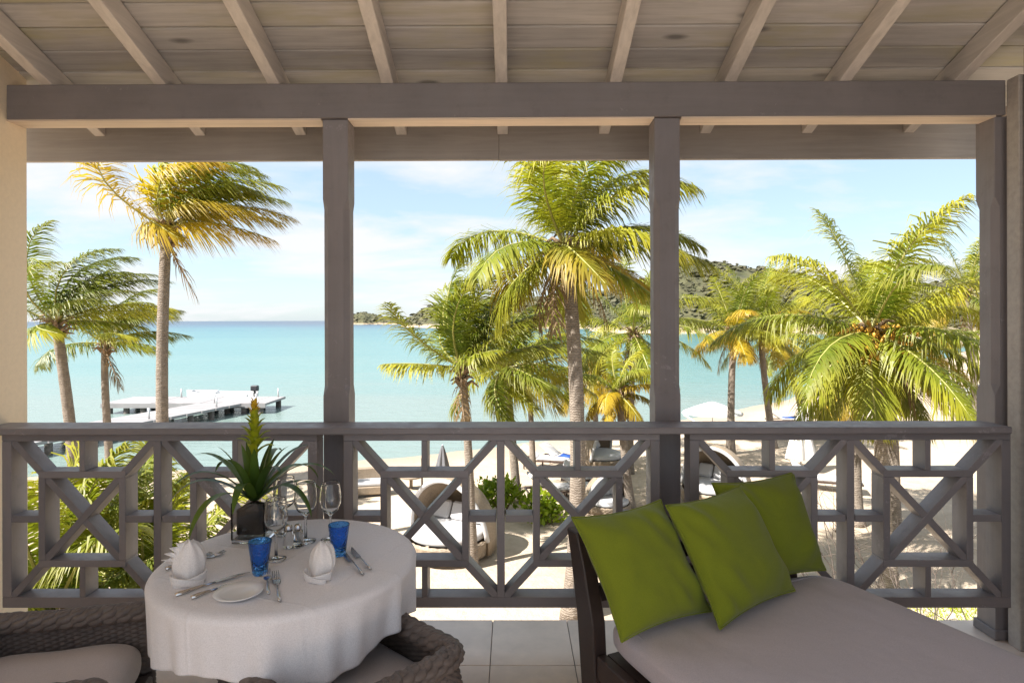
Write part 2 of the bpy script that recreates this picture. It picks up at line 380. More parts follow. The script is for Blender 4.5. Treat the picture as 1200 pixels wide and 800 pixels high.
b = B(); b.grid(lambda u, v: (-9000+18000*u, -20+15000*v**2.2, SEA), 30, 40); struct(b.obj('sea', 'sea_water', smooth=True))

from mathutils import noise as mn
HILLPTS = []
def hill(name, pts, depth, fn=None, seed=0, bumpy=1.0):
    """ridge of height h along points (px, py_ridge, Y): a rounded land mass with real depth"""
    b = B(); n = 90; m = 26
    pxs = [p[0] for p in pts]; 
    def f(u, v):
        px = pxs[0]+(pxs[-1]-pxs[0])*u
        Y = float(np.interp(px, pxs, [p[2] for p in pts])); py = float(np.interp(px, pxs, [p[1] for p in pts]))
        X = PX(px, Y); H = max(0, PZ(py, Y)-SEA)
        t = v*2-1                                   # -1 shore side .. +1 behind
        k = math.cos(t*math.pi/2)**.85 if abs(t) < 1 else 0
        y = Y+t*depth*(.35+.65*min(1, H/20)); x = X*(y/Y)
        q = mn.fractal(Vector((x*.02+seed, y*.02, seed)), 1.0, 2.0, 5)
        q2 = mn.noise(Vector((x*.16, y*.16, seed+3)))
        z = SEA-.8+(H+.8)*k*(1+.10*q)+bumpy*k*(abs(q2)*1.6+.5*mn.noise(Vector((x*.4, y*.4, 1.7))))*min(1, H/10)
        return (x, y, z)
    b.grid(f, n*2, m*2); HILLPTS.append(list(b.v)); return struct(b.obj(name, 'scrub_hill', smooth=True))
hill('headland', [(385, 379.5, 900), (405, 371, 900), (425, 365.5, 900), (450, 371, 900), (470, 375, 900), (500, 376, 880), (560, 377, 850), (600, 379.5, 820)], 60, seed=2)
hill('hill', [(470, 379.6, 560), (490, 368, 560), (512, 357, 555), (560, 354, 540), (620, 352, 520), (690, 345, 500), (740, 338, 480), (800, 336, 460), (900, 345, 440), (1000, 380, 430)], 110, seed=5, bumpy=1.4)
hill('hill', [(690, 388, 330), (720, 350, 330), (760, 326, 325), (800, 312, 320), (850, 311, 315), (900, 318, 310), (960, 332, 305), (1020, 338, 300), (1080, 336, 290), (1140, 330, 280), (1250, 322, 270), (1400, 320, 260)], 70, seed=9, bumpy=1.6)
# wind-cut scrub covering the hillsides: far too many bushes to count
b = B(); hr_ = np.random.default_rng(77)
ico = bmesh.new(); bmesh.ops.create_icosphere(ico, subdivisions=1, radius=1.0); iv = np.array([v.co[:] for v in ico.verts]); ifc = [tuple(v.index for v in f.verts) for f in ico.faces]; ico.free()
for hp, cnt, s0 in ((HILLPTS[2], 15000, .62), (HILLPTS[1], 7000, 1.05), (HILLPTS[0], 1200, 1.1)):
    for q in hr_.choice(len(hp), cnt):
        x, y, z = hp[q]
        if z < SEA+2.2 or mn.noise(Vector((x*.03, y*.03, 4))) < -.22: continue
        s = s0*hr_.choice([.6, .9, 1.2, 2.1], p=[.35, .35, .22, .08])*hr_.uniform(.8, 1.2); dd = hr_.uniform(.5, 1.35, (len(iv), 1))
        jx, jy = hr_.uniform(-3, 3), hr_.uniform(-3, 3)
        b.add(iv*dd*np.array([s*1.5, s*1.5, s*.75])+np.array([x+jx, y+jy, z+s*.15]), ifc)
sb = b.obj('hill_scrub', 'scrub_leaf'); sb['kind'] = 'stuff'; sb['label'] = 'low dark scrub covering the hills across the bay'; sb['category'] = 'scrub'
# ------------------------------------------------------------------ balcony floor
fl = B().box(-2.83, 2.9, -1.2, 3.285, -.28, -.012).obj('floor', 'grout'); struct(fl); ORG[fl.name] = Vector((0,0,0))
tx, ty = .394, .434; xj, yj = -.1067, 2.851
tile_me = None
for i in range(-7, 8):
    for j in range(-10, 1):
        x0 = xj+i*tx; y0 = yj+j*ty
        if x0 > 2.6 or x0+tx < -2.6: continue
        if tile_me is None:
            t = B().box(.002, tx-.002, .002, ty-.002, -.012, 0).obj('floor_tile', 'tile', fl, bevel=.0015, local=True); tile_me = t.data
        else:
            t = bpy.data.objects.new('floor_tile', tile_me); col.objects.link(t); t.parent = fl
        t.location = (x0, y0, 0)
lw = B().box(-2.83, 2.9, -.9, 3.0, SAND-.2, -.282).obj('hotel_wall', 'stucco_white'); tag(lw, 'pale rendered ground floor wall carrying the balcony', 'wall')
wl = B().box(-2.83, -2.53, -1.15, 3.196, -.281, 4.5).obj('side_wall', 'stucco', bevel=.006); tag(wl, 'warm cream rendered side wall beside the dining table', 'wall')
# right partition
pr = empty('timber_partition', (2.46, 1.0, 0)); tag(pr, 'grey painted timber partition closing the balcony beside the daybed', 'partition')
B().box(2.475, 2.50, -1.15, 2.965, 0, 4.0).obj('panel', 'post_paint', pr)
B().box(2.44, 2.52, 2.968, 3.045, 0, 2.775).obj('stile', 'fascia_paint', pr, bevel=.004)
B().box(2.455, 2.52, 3.047, 3.066, 0, 2.606).obj('stile', 'post_paint', pr, bevel=.004)
B().box(2.455, 2.52, 2.86, 2.962, 0, 2.9).obj('stile', 'dark_wood', pr, bevel=.004)

# ------------------------------------------------------------------ posts
def post(px0, px1, label):
    x0, x1 = PX(px0, 3.08), PX(px1, 3.08); cx = (x0+x1)/2; hw = (x1-x0)/2; y0, y1 = 3.08, 3.205; cy = (y0+y1)/2; hd = (y1-y0)/2
    r = empty('timber_post', (cx, cy, 0)); tag(r, label, 'post', 'timber posts carrying the roof beam')
    b = B(); rings = [(0, .003), (1.22, .003), (1.27, .026), (2.16, .026), (2.21, .003), (2.607, .003)]
    v = []
    for z, c in rings:
        for sx, sy, first in ((-1,-1,0),(1,-1,1),(1,1,0),(-1,1,1)):
            p, q = (cx+sx*hw, cy+sy*(hd-c), z), (cx+sx*(hw-c), cy+sy*hd, z)
            v += [p, q] if first == 0 else [q, p]
    f = [(i*8+k, i*8+(k+1) % 8, (i+1)*8+(k+1) % 8, (i+1)*8+k) for i in range(len(rings)-1) for k in range(8)]
    f += [tuple(range(7, -1, -1)), tuple(range(40, 48))]
    b.add(v, f); b.obj('shaft', 'post_paint', r)
    B().box(cx-hw-.012, cx+hw+.012, cy-hd-.012, cy+hd+.012, .001, .05).obj('foot_block', 'post_paint', r, bevel=.004)
    return r
post(378, 408, 'grey chamfered timber post rising behind the dining table')
post(767, 797, 'grey chamfered timber post rising behind the green cushions')
post(1163, 1186, 'grey chamfered timber end post against the partition')

# ------------------------------------------------------------------ roof
rf = empty('porch_roof', (0, 3.06, 2.6)); tag(rf, 'sloping open timber porch roof of grey planks, rafters and beams', 'roof')
SL = .345; RB = lambda y: 2.785+SL*(3.06-y)
B().box(-2.529, 2.452, 3.06, 3.18, 2.61, 2.783).obj('header_beam', 'beam_paint', rf, bevel=.004)
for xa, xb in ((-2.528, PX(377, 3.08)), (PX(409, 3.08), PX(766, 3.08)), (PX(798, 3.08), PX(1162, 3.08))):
    B().box(xa, xb, 3.063, 3.177, 2.602, 2.6095).obj('bounce_light_strip', 'bounce_light_wood', rf)  # added pale strip: sand-bounce light on the beam's underside, put into colour
B().box(-2.8, -.0725, 3.468, 3.498, 2.505, 2.80).obj('fascia_board', 'fascia_paint', rf, bevel=.003)
B().box(-.072, 2.75, 3.468, 3.498, 2.503, 2.80).obj('fascia_board', 'fascia_paint', rf, bevel=.003)
for i in range(-4, 5):
    x = -.05+.57*i; b = B(); h = .115
    b.add([(x-.03, -1.15, RB(-1.15)), (x+.03, -1.15, RB(-1.15)), (x+.03, 3.466, RB(3.466)), (x-.03, 3.466, RB(3.466)),
           (x-.03, -1.15, RB(-1.15)+h), (x+.03, -1.15, RB(-1.15)+h), (x+.03, 3.466, RB(3.466)+h), (x-.03, 3.466, RB(3.466)+h)],
          [(0,3,2,1),(4,5,6,7),(0,1,5,4),(1,2,6,5),(2,3,7,6),(3,0,4,7)])
    b.obj('rafter', 'rafter_paint', rf, bevel=.003)
pw = .135; k = 0; y = 3.54
while y > -1.1:
    y1 = y-pw+.007; d = .003*random.uniform(0, 1)
    z = lambda yy: RB(yy)+.118+d
    splits = [-2.83, random.choice([-.05, .52, -.62, 1.09])+.0, 2.75] if k % 3 == 1 else [-2.83, 2.75]
    for a, c in zip(splits[:-1], splits[1:]):
        b = B(); a1, c1 = a+.0015, c-.0015
        b.add([(a1, y1, z(y1)), (c1, y1, z(y1)), (c1, y, z(y)), (a1, y, z(y)), (a1, y1, z(y1)+.02), (c1, y1, z(y1)+.02), (c1, y, z(y)+.02), (a1, y, z(y)+.02)],
              [(0,3,2,1),(4,5,6,7),(0,1,5,4),(1,2,6,5),(2,3,7,6),(3,0,4,7)])
        b.obj('ceiling_plank', 'plank_paint', rf, bevel=.0045)
    y -= pw; k += 1
b = B(); zt = lambda yy: RB(yy)+.15
b.add([(-3.1, -1.25, zt(-1.25)), (3.1, -1.25, zt(-1.25)), (3.1, 3.6, zt(3.6)), (-3.1, 3.6, zt(3.6)), (-3.1, -1.25, zt(-1.25)+.05), (3.1, -1.25, zt(-1.25)+.05), (3.1, 3.6, zt(3.6)+.05), (-3.1, 3.6, zt(3.6)+.05)],
      [(0,3,2,1),(4,5,6,7),(0,1,5,4),(1,2,6,5),(2,3,7,6),(3,0,4,7)])
b.obj('roof_covering', 'roofing', rf)

# ------------------------------------------------------------------ balustrade
YF = 2.93; DP = .10; BW = .036
hr = B().box(-2.529, PX(1181, 2.9), 2.885, 3.072, 1.062, 1.094).obj('handrail', 'rail_paint', bevel=.005)
tag(hr, 'flat grey timber handrail capping the lattice balustrade', 'handrail')
ZT, ZB = 1.058, .229
def panel(p0, pm, p1, label):
    X0, XM, X1 = PX(p0, YF), PX(pm, YF), PX(p1, YF)
    r = empty('balustrade_panel', ((X0+X1)/2, YF+DP/2, 0)); tag(r, label, 'balustrade', 'lattice balustrade panels between the posts')
    bx = lambda nm, x0, x1, z0, z1, i=0: B().box(x0, x1, YF+i, YF+DP-i, z0, z1).obj(nm, 'rail_paint' if x1-x0 > z1-z0 else 'rail_paint_upright', r, bevel=.002)
    h = BW*.62; zt, zb = 1.026, .279
    bx('top_rail', X0-h, X1+h, zt, ZT); bx('bottom_rail', X0-h, X1+h, ZB, zb)
    for x, h in ((X0, BW*.62), (XM, BW*.5), (X1, BW*.62)): bx('stile', x-h, x+h, zb+.0005, zt-.0005)
    for a, c in ((X0+h, XM-h), (XM+h, X1-h)):
        W = c-a; i0, i1 = a+.215*W, c-.215*W; H = zt-zb; j0, j1 = zb+.215*H, zt-.215*H; q = BW/2*.9
        cx, cz = (a+c)/2, (zt+zb)/2
        bx('frame_bar', i0-q, i1+q, j1-q, j1+q); bx('frame_bar', i0-q, i1+q, j0-q, j0+q)
        bx('frame_bar', i0-q, i0+q, j0+q+.0005, j1-q-.0005); bx('frame_bar', i1-q, i1+q, j0+q+.0005, j1-q-.0005)
        bx('stub', cx-q*.85, cx+q*.85, j1+q+.0005, zt-.0005, .002); bx('stub', cx-q*.85, cx+q*.85, zb+.0005, j0-q-.0005, .002)
        bx('stub', a+.0005, i0-q-.0005, cz-q, cz+q, .002); bx('stub', i1+q+.0005, c-.0005, cz-q, cz+q, .002)
        ym = YF+DP/2
        for k_, (s, e) in enumerate((((a, zb), (c, zt)), ((a, zt), (c, zb)))):
            dx, dz = e[0]-s[0], e[1]-s[1]; l = math.hypot(dx, dz); cut = -.008
            s2 = (s[0]+dx/l*cut, s[1]+dz/l*cut); e2 = (e[0]-dx/l*cut, e[1]-dz/l*cut)
            B().bar((s2[0], ym, s2[1]), (e2[0], ym, e2[1]), BW*.92, DP-.008-.006*k_).obj('diagonal', 'rail_paint', r, bevel=.002)
    return r
panel(4, 182, 365, 'grey timber lattice balustrade panel behind the dining table')
panel(407, 586, 767, 'grey timber lattice balustrade panel between the two free posts')
panel(813, 995, 1176, 'grey timber lattice balustrade panel behind the daybed')

# ------------------------------------------------------------------ palms
def frond_mesh(Lf, az, elv, wind, droop, nl, ll, rnd, ragged=.0, old=0.0):
    n = 14; d = np.array([math.cos(az)*math.cos(elv), math.sin(az)*math.cos(elv), math.sin(elv)]); P = [np.zeros(3)]; T = [d]
    for i in range(n):
        t = (i+1)/n
        d = d + (np.array(wind)*(.35+t)*1.0 + np.array([0, 0, -droop])*(.25+1.5*t))/n
        d = d/np.linalg.norm(d); P.append(P[-1]+d*Lf/n); T.append(d)
    P = np.array(P); T = np.array(T)
    b = B(); tip = []
    b.tube([tuple(p) for p in P[::2]], list(np.linspace(.028, .005, len(P[::2]))), 5, mi=1); tip += [0]*len(b.v)
    ts = np.linspace(.14, 1, nl)
    for sg in (-1, 1):
        tt = np.clip(ts+rnd.normal(0, .006, nl), .1, 1); k = tt*n
        pos = np.stack([np.interp(k, range(n+1), P[:, i]) for i in range(3)], 1); tan = np.stack([np.interp(k, range(n+1), T[:, i]) for i in range(3)], 1)
        side = np.cross(tan, [0, 0, 1.0]); ln = np.linalg.norm(side, axis=1, keepdims=True)
        alt = np.array([-math.sin(az), math.cos(az), 0]); alt = -alt
        side = np.where(ln > .25, side/np.maximum(ln, 1e-6), alt); nor = np.cross(side, tan)
        lead = .45+.9*tt[:, None]**2
        dr = side*sg*.95 + tan*lead + nor*(.30-.35*old) + rnd.normal(0, .10, (nl, 3))
        dr /= np.linalg.norm(dr, axis=1, keepdims=True)
        prof = (.50+.62*np.sin(np.pi*np.clip(tt*.92, 0, 1)))*(1-.45*np.clip((tt-.8)/.2, 0, 1)) * rnd.uniform(.72, 1.15, nl)
        if ragged: prof = prof*np.where(rnd.random(nl) < ragged, .35, 1)
        leng = (ll*prof)[:, None]; wv = np.cross(dr, nor); wv /= np.linalg.norm(wv, axis=1, keepdims=True)
        wd = .0145*rnd.uniform(.8, 1.25, nl)[:, None]
        p = pos; rows = []; cur = dr
        for s in range(4):
            wf = [0.55, 1.0, .75, .0][s]
            rows.append((p-wv*wd*wf, p+wv*wd*wf))
            cur = cur + np.array(wind)*.15 + rnd.normal(0, .09, (nl, 3)) + np.array([0, 0, -1.0])*(.32+.30*s)*(.6+droop*.35); cur = cur/np.linalg.norm(cur, axis=1, keepdims=True)
            p = p+cur*leng/3
        V = []; Fc = []
        for i in range(nl):
            o = i*7
            V += [rows[0][0][i], rows[0][1][i], rows[1][0][i], rows[1][1][i], rows[2][0][i], rows[2][1][i], rows[3][0][i]]
            Fc += [(o, o+1, o+3, o+2), (o+2, o+3, o+5, o+4), (o+4, o+5, o+6)]
            q = tt[i]*.35
            tip += [q*.3, q*.3, .1+q, .1+q, .35+q, .35+q, .75+q]
        b.add(V, Fc, 0)
    b.tip = tip
    return b
def palm(crown, lower, Y, label, Lf=2.6, nf=18, wind=(.6, 0, 0), droop=1.0, tones=('frond_green', 'frond_lime', 'frond_gold'), r0=.13, seed=0, nl=92, ll=.74,
         fruit=False, base_px=None, skirt=3, spread=1.0, ground=None, emin=-35, dry=1):
    rnd = np.random.default_rng(100+seed); random.seed(100+seed)
    C = Vector((PX(crown[0], Y), Y, PZ(crown[1], Y)))
    lo = Vector((PX(lower[0], Y), Y, PZ(lower[1], Y)))
    k = (C.z-SAND)/max(.3, C.z-lo.z); bx = C.x+(lo.x-C.x)*min(k, 2.6)*.85
    if base_px is not None: bx = PX(base_px, Y)
    gz = ground_z(bx, Y)
    root = empty('palm_tree', (bx, Y, gz)); tag(root, label, 'palm tree', 'coconut palms along the beach')
    path = []; rad = []; m = 26
    for i in range(m+1):
        t = i/m; z = gz-.05+(C.z-gz+.05)*t
        # quadratic through base, lower point, crown
        tl = min(.85, max(.3, (lo.z-gz)/(C.z-gz)))
        a = lambda tt: np.interp(tt, [0, 1], [bx, C.x])
        bow = (lo.x-a(tl))/(tl*(1-tl)) if tl*(1-tl) > .02 else 0
        x = a(t)+bow*t*(1-t); y = Y+.18*math.sin(t*2.2+seed)*(t)*(1-t)*4*.4
        path.append((x, y, z)); rad.append(r0*(1.0+.55*math.exp(-t*9)+.10*(1-t)-.12*t)*(1+.03*(i % 2)))
    B().tube(path, rad, 12).obj('trunk', 'palm_bark', root, smooth=True)
    cx, cy, cz = path[-1]
    # leaf-base stubs and fibre round the growing point
    b = B()
    for i in range(20):
        a = i*2.4+rnd.uniform(0, .4); h = -.35+.5*i/20; l = rnd.uniform(.22, .46)*(r0/.13)
        p0 = (cx+.6*r0*math.cos(a), cy+.6*r0*math.sin(a), cz+h); q = rnd.uniform(-.15, .5)
        b.tube([p0, (p0[0]+l*.5*math.cos(a), p0[1]+l*.5*math.sin(a), p0[2]+l*(.35+q*.3)), (p0[0]+l*math.cos(a), p0[1]+l*math.sin(a), p0[2]+l*q)], [.055, .035, .012], 5)
    b.obj('leaf_bases', 'stem_brown', root, smooth=True)
    if fruit:
        b = B()
        for i in range(110):
            a = rnd.uniform(0, 6.28); rr = rnd.uniform(.12, .62); z = rnd.uniform(-.5, .12)
            b.tube([(cx, cy, cz+.05), (cx+rr*.6*math.cos(a), cy+rr*.6*math.sin(a), cz+.12+z*.3), (cx+rr*math.cos(a), cy+rr*math.sin(a), cz+z)], [.012, .01, .006], 4)
            for q in range(2): b.ell((cx+rr*math.cos(a)+rnd.normal(0, .05), cy+rr*math.sin(a)+rnd.normal(0, .05), cz+z+rnd.normal(0, .05)), (.035, .035, .05), 6, 5)
        b.obj('fruit_cluster', 'coconut_gold', root, smooth=True)
    for i in range(nf):
        t = i/(nf-1); a = i*2.39996+rnd.uniform(-.25, .25); e = R(82-(82-emin)*t**.95)*spread+R(rnd.uniform(-6, 6))
        lf = Lf*(.72+.38*math.sin(math.pi*min(1, .25+.75*t)))*rnd.uniform(.9, 1.08)
        old = max(0, (t-.45)/.55)
        tone = tones[0] if t < .35 else tones[1] if (t < .70 and rnd.random() < .68) or rnd.random() < .3 else tones[2]
        wsc = rnd.uniform(.75, 1.25)
        bb = frond_mesh(lf, a, e, tuple(x*wsc for x in wind), droop*rnd.uniform(.8, 1.25), nl, ll*rnd.uniform(.85, 1.1), rnd, .08+.15*old, old)
        o = bb.obj('frond', [tone, 'frond_stem'], root, local=True); o.location = (cx-bx, cy-Y, cz-gz+.02)
    for i in range(dry):
        a = rnd.uniform(0, 6.28)
        bb = frond_mesh(Lf*.6, a, R(-40), tuple(x*.5 for x in wind), 2.2, 26, ll*.7, rnd, .4, 1)
        o = bb.obj('frond', ['frond_dry', 'stem_brown'], root, local=True); o.location = (cx-bx, cy-Y, cz-gz-.1)
    return root
G3 = ('frond_green', 'frond_lime', 'frond_gold'); GG = ('frond_green', 'frond_green', 'frond_lime'); LG = ('frond_lime', 'frond_lime', 'frond_gold'); YG = ('frond_lime', 'frond_gold', 'frond_gold')
# crown pixel, a lower trunk pixel, distance
palm((64, 378), (77, 493), 15, 'slender palm with ragged dark green fronds streaming in the wind beside the side wall', 2.6, 16, (2.5, .2, .35), .75, ('frond_green', 'frond_green', 'frond_lime'), .125, 1, emin=0, base_px=86, dry=0)
palm((121, 402), (123, 493), 19, 'shorter windswept palm between the ragged palm and the tall golden palm by the jetty', 2.5, 15, (2.3, .2, .1), .8, GG, .11, 2, emin=0, base_px=128)
palm((194, 268), (190, 493), 12.5, 'tall palm with golden lower fronds blown out over the jetty', 2.55, 16, (3.0, .3, .30), 1.3, ('frond_lime', 'frond_gold', 'frond_gold'), .115, 3, emin=15, base_px=192, ll=.85)
palm((663, 292), (676, 493), 10.3, 'tallest thick-trunked palm with drooping golden fronds in front of the sea', 2.4, 20, (.85, 0, .25), 1.15, ('frond_lime', 'frond_lime', 'frond_gold'), .125, 43, 120, .78, base_px=668, dry=3, emin=-26)
palm((541, 432), (546, 493), 12.5, 'palm with upswept dark fronds growing beside the round wicker daybed', 2.15, 18, (1.1, .2, .55), .5, ('frond_green', 'frond_green', 'frond_lime'), .085, 5, base_px=553, ll=.62, emin=12)
palm((592, 432), (598, 493), 17, 'leafy palm rising out of the green shrub', 2.7, 24, (1.5, 0, .15), .9, ('frond_green', 'frond_lime', 'frond_lime'), .11, 6, base_px=605)
palm((618, 432), (622, 493), 20, 'thin palm standing just behind the palm in the green shrub', 2.3, 19, (1.4, 0, .1), 1.0, LG, .09, 7, base_px=624)
palm((696, 432), (698, 493), 24, 'slim palm half hidden behind the tallest palm', 2.6, 16, (.5, 0, 0), 1.3, YG, .09, 8, base_px=700)
palm((724, 462), (727, 493), 16, 'short leaning palm with a small yellow crown near the post', 1.3, 13, (.8, 0, 0), 1.2, YG, .10, 9, base_px=739, ll=.42)
palm((742, 392), (738, 493), 20, 'bushy palm whose green crown stands right behind the post', 2.9, 20, (.5, 0, .1), 1.2, ('frond_green', 'frond_lime', 'frond_lime'), .10, 10, base_px=737)
palm((860, 392), (855, 493), 23, 'palm with level yellow-green fronds at the edge of the bay', 2.6, 17, (.2, 0, .05), 1.0, LG, .125, 11, base_px=855, emin=-15)
palm((890, 388), (900, 493), 24, 'palm with a spiky bright crown close to the waterline', 2.9, 18, (.1, 0, .15), .9, LG, .12, 12, base_px=905, emin=-20)
palm((918, 400), (936, 493), 28, 'thin leaning palm behind the broad palm', 2.4, 14, (.3, 0, 0), 1.0, LG, .10, 13, base_px=942)
palm((1020, 392), (1029, 493), 11.4, 'broad bright green palm with orange fruit in front of the daybed', 2.6, 23, (.25, 0, .02), 1.1, ('frond_lime', 'frond_lime', 'frond_lime'), .115, 14, 115, .78, True, base_px=1040, emin=-58, dry=2)
palm((1000, 430), (1000, 493), 15, 'palm with pale straight trunk just behind the broad palm', 2.0, 15, (.2, 0, .1), 1.1, LG, .12, 15, base_px=1003, fruit=True)
palm((1038, 420), (1041, 493), 14, 'palm pressed close beside the trunk of the broad palm', 2.2, 15, (.3, 0, .1), 1.1, LG, .12, 16, base_px=1046)
palm((1130, 345), (1137, 440), 26, 'far palm with pale trunk against the hillside by the end post', 3.2, 18, (.2, 0, .05), 1.1, LG, .12, 17, base_px=1142)
palm((984, 440), (987, 493), 27, 'thin distant palm standing by the loungers', 2.2, 13, (.2, 0, 0), 1.1, LG, .10, 18, base_px=989)
palm((1085, 400), (1092, 470), 40, 'distant palm on the curve of the beach', 2.8, 16, (.3, 0, .05), 1.1, LG, .12, 19)
# young palms below the balcony on the left
palm((62, 725), (66, 800), 6.6, 'young palm crowding the balustrade beside the side wall', 2.0, 17, (.5, 0, .25), .8, ('frond_lime', 'frond_green', 'frond_lime'), .10, 20, 120, .6, base_px=66, dry=0, emin=-10)
palm((175, 715), (176, 795), 7.6, 'young palm spreading low behind the dining table', 1.9, 16, (.4, 0, .2), .8, ('frond_lime', 'frond_green', 'frond_lime'), .10, 21, 120, .58, base_px=176, dry=0, emin=-10)

# ------------------------------------------------------------------ shrubs
def leaf_cloud(b, blobs, n, size, rnd, up=.4):
    tot = sum(r[0]*r[1]*r[2] for _, r in blobs)
    for c, r in blobs:
        for _ in range(int(n*r[0]*r[1]*r[2]/tot)):
            d = rnd.normal(0, 1, 3); d /= np.linalg.norm(d); rad = rnd.uniform(.35, 1.0)**.5*rnd.uniform(.85, 1.1)
            p = np.array(c)+d*np.array(r)*rad
            ax = d*.8+rnd.normal(0, .5, 3)+np.array([0, 0, up]); ax /= np.linalg.norm(ax); sd = np.cross(ax, rnd.normal(0, 1, 3)); sd /= np.linalg.norm(sd)
            s = size*rnd.uniform(.6, 1.3); nn = np.cross(ax, sd)
            b.add([p-ax*s*.5, p+sd*s*.26-nn*s*.06, p+ax*s*.5-nn*s*.12, p-sd*s*.26-nn*s*.06], [(0, 1, 2, 3)])
def shrub(name, c, r, label, mat='shrub_leaf', n=900, size=.16, seed=0, cat='shrub', group=None, blobs=6):
    rnd = np.random.default_rng(seed); root = empty(name, c); tag(root, label, cat, group)
    bl = []
    for i in range(blobs):
        a = rnd.uniform(0, 6.28); q = rnd.uniform(.15, .6)
        rr = np.array(r)*rnd.uniform(.42, .65)
        bl.append(((c[0]+r[0]*q*math.cos(a), c[1]+r[1]*q*math.sin(a), c[2]+max(rr[2]*.9, r[2]*rnd.uniform(.5, 1.2))), rr))
    b = B(); leaf_cloud(b, bl, n, size, rnd); b.obj('foliage', mat, root, normals=False)
    b = B()
    for bc, rr in bl:
        b.tube([(c[0], c[1], c[2]-.05), ((c[0]+bc[0])/2+rnd.normal(0, .05), (c[1]+bc[1])/2, (c[2]+bc[2])/2), bc], [.03, .02, .008], 5)
    b.obj('stem', 'stem_brown', root, smooth=True); return root
def gpt(px, py):
    p = at(px, py, SAND); return (p.x, p.y, ground_z(p.x, p.y)-.01)
shrub('green_shrub', gpt(588, 600), (.95, .7, .62), 'bright green leafy shrub at the foot of the leafy palm', seed=1)
shrub('green_shrub', gpt(640, 612), (.8, .6, .5), 'lower part-shaded green shrub next to the larger bright shrub', seed=2, n=700)
shrub('green_shrub', gpt(1138, 482), (1.3, 1.2, .55), 'small clipped green bush near the end post', seed=3, n=600, size=.2)
shrub('croton_bush', (PX(78, 5.9), 5.9, SAND), (.75, .6, 1.0), 'orange and yellow croton bush under the young palm', 'croton_leaf', 1600, .13, 4)
shrub('green_shrub', (PX(140, 6.3), 6.4, SAND), (.6, .5, .95), 'dark leafy shrub growing up below the balustrade beside the croton', 'shrub_leaf', 900, .14, 6)
# bare twiggy shrub below the daybed end of the balcony
def twigs(c, label, seed, n=9, h=2.4):
    rnd = np.random.default_rng(seed); root = empty('bare_shrub', c); tag(root, label, 'shrub'); b = B()
    def grow(p, d, l, r, dep):
        pts = [p]; dd = d
        for k in range(4):
            dd = dd+rnd.normal(0, .16, 3); dd /= np.linalg.norm(dd); pts.append(pts[-1]+dd*l/4)
        b.tube([tuple(q) for q in pts], list(np.linspace(r, r*.55, 5)), 5)
        if dep > 0:
            for k in range(rnd.integers(2, 4)):
                nd = dd+rnd.normal(0, .55, 3); nd /= np.linalg.norm(nd); grow(pts[rnd.integers(2, 5)], nd, l*rnd.uniform(.45, .75), r*.55, dep-1)
    for i in range(n):
        a = rnd.uniform(0, 6.28); d = np.array([.55*math.cos(a), .55*math.sin(a), 1]); d /= np.linalg.norm(d); grow(np.array(c), d, h*rnd.uniform(.35, .6), .016, 3)
    b.obj('branches', 'twig_bark', root, smooth=True)
twigs((PX(1040, 6.6), 6.6, SAND), 'leafless twiggy shrub reaching up outside the daybed end of the balustrade', 3, 9, 3.3)
twigs((PX(1120, 7.4), 7.4, SAND), 'second leafless shrub growing next to the end post', 8, 7, 3.2)
# grass patch
gb = B(); rnd = np.random.default_rng(5)
for i in range(5200):
    x, y = rnd.uniform(4.6, 9.5), rnd.uniform(8.2, 11.3)
    if (x-7)**2/7+(y-9.6)**2/2.6 > 1+.3*math.sin(x*5)+.2*math.sin(y*7): continue
    a = rnd.uniform(0, 6.28); h = rnd.uniform(.05, .13); w_ = .012; z = ground_z(x, y)-.01
    gb.add([(x-w_*math.cos(a), y-w_*math.sin(a), z), (x+w_*math.cos(a), y+w_*math.sin(a), z), (x+rnd.normal(0, .04), y+rnd.normal(0, .04), z+h)], [(0, 1, 2)])
g = gb.obj('grass', 'shrub_leaf', normals=False); g['kind'] = 'stuff'; g['label'] = 'patch of bright lawn grass on the sand below the balcony'; g['category'] = 'grass'

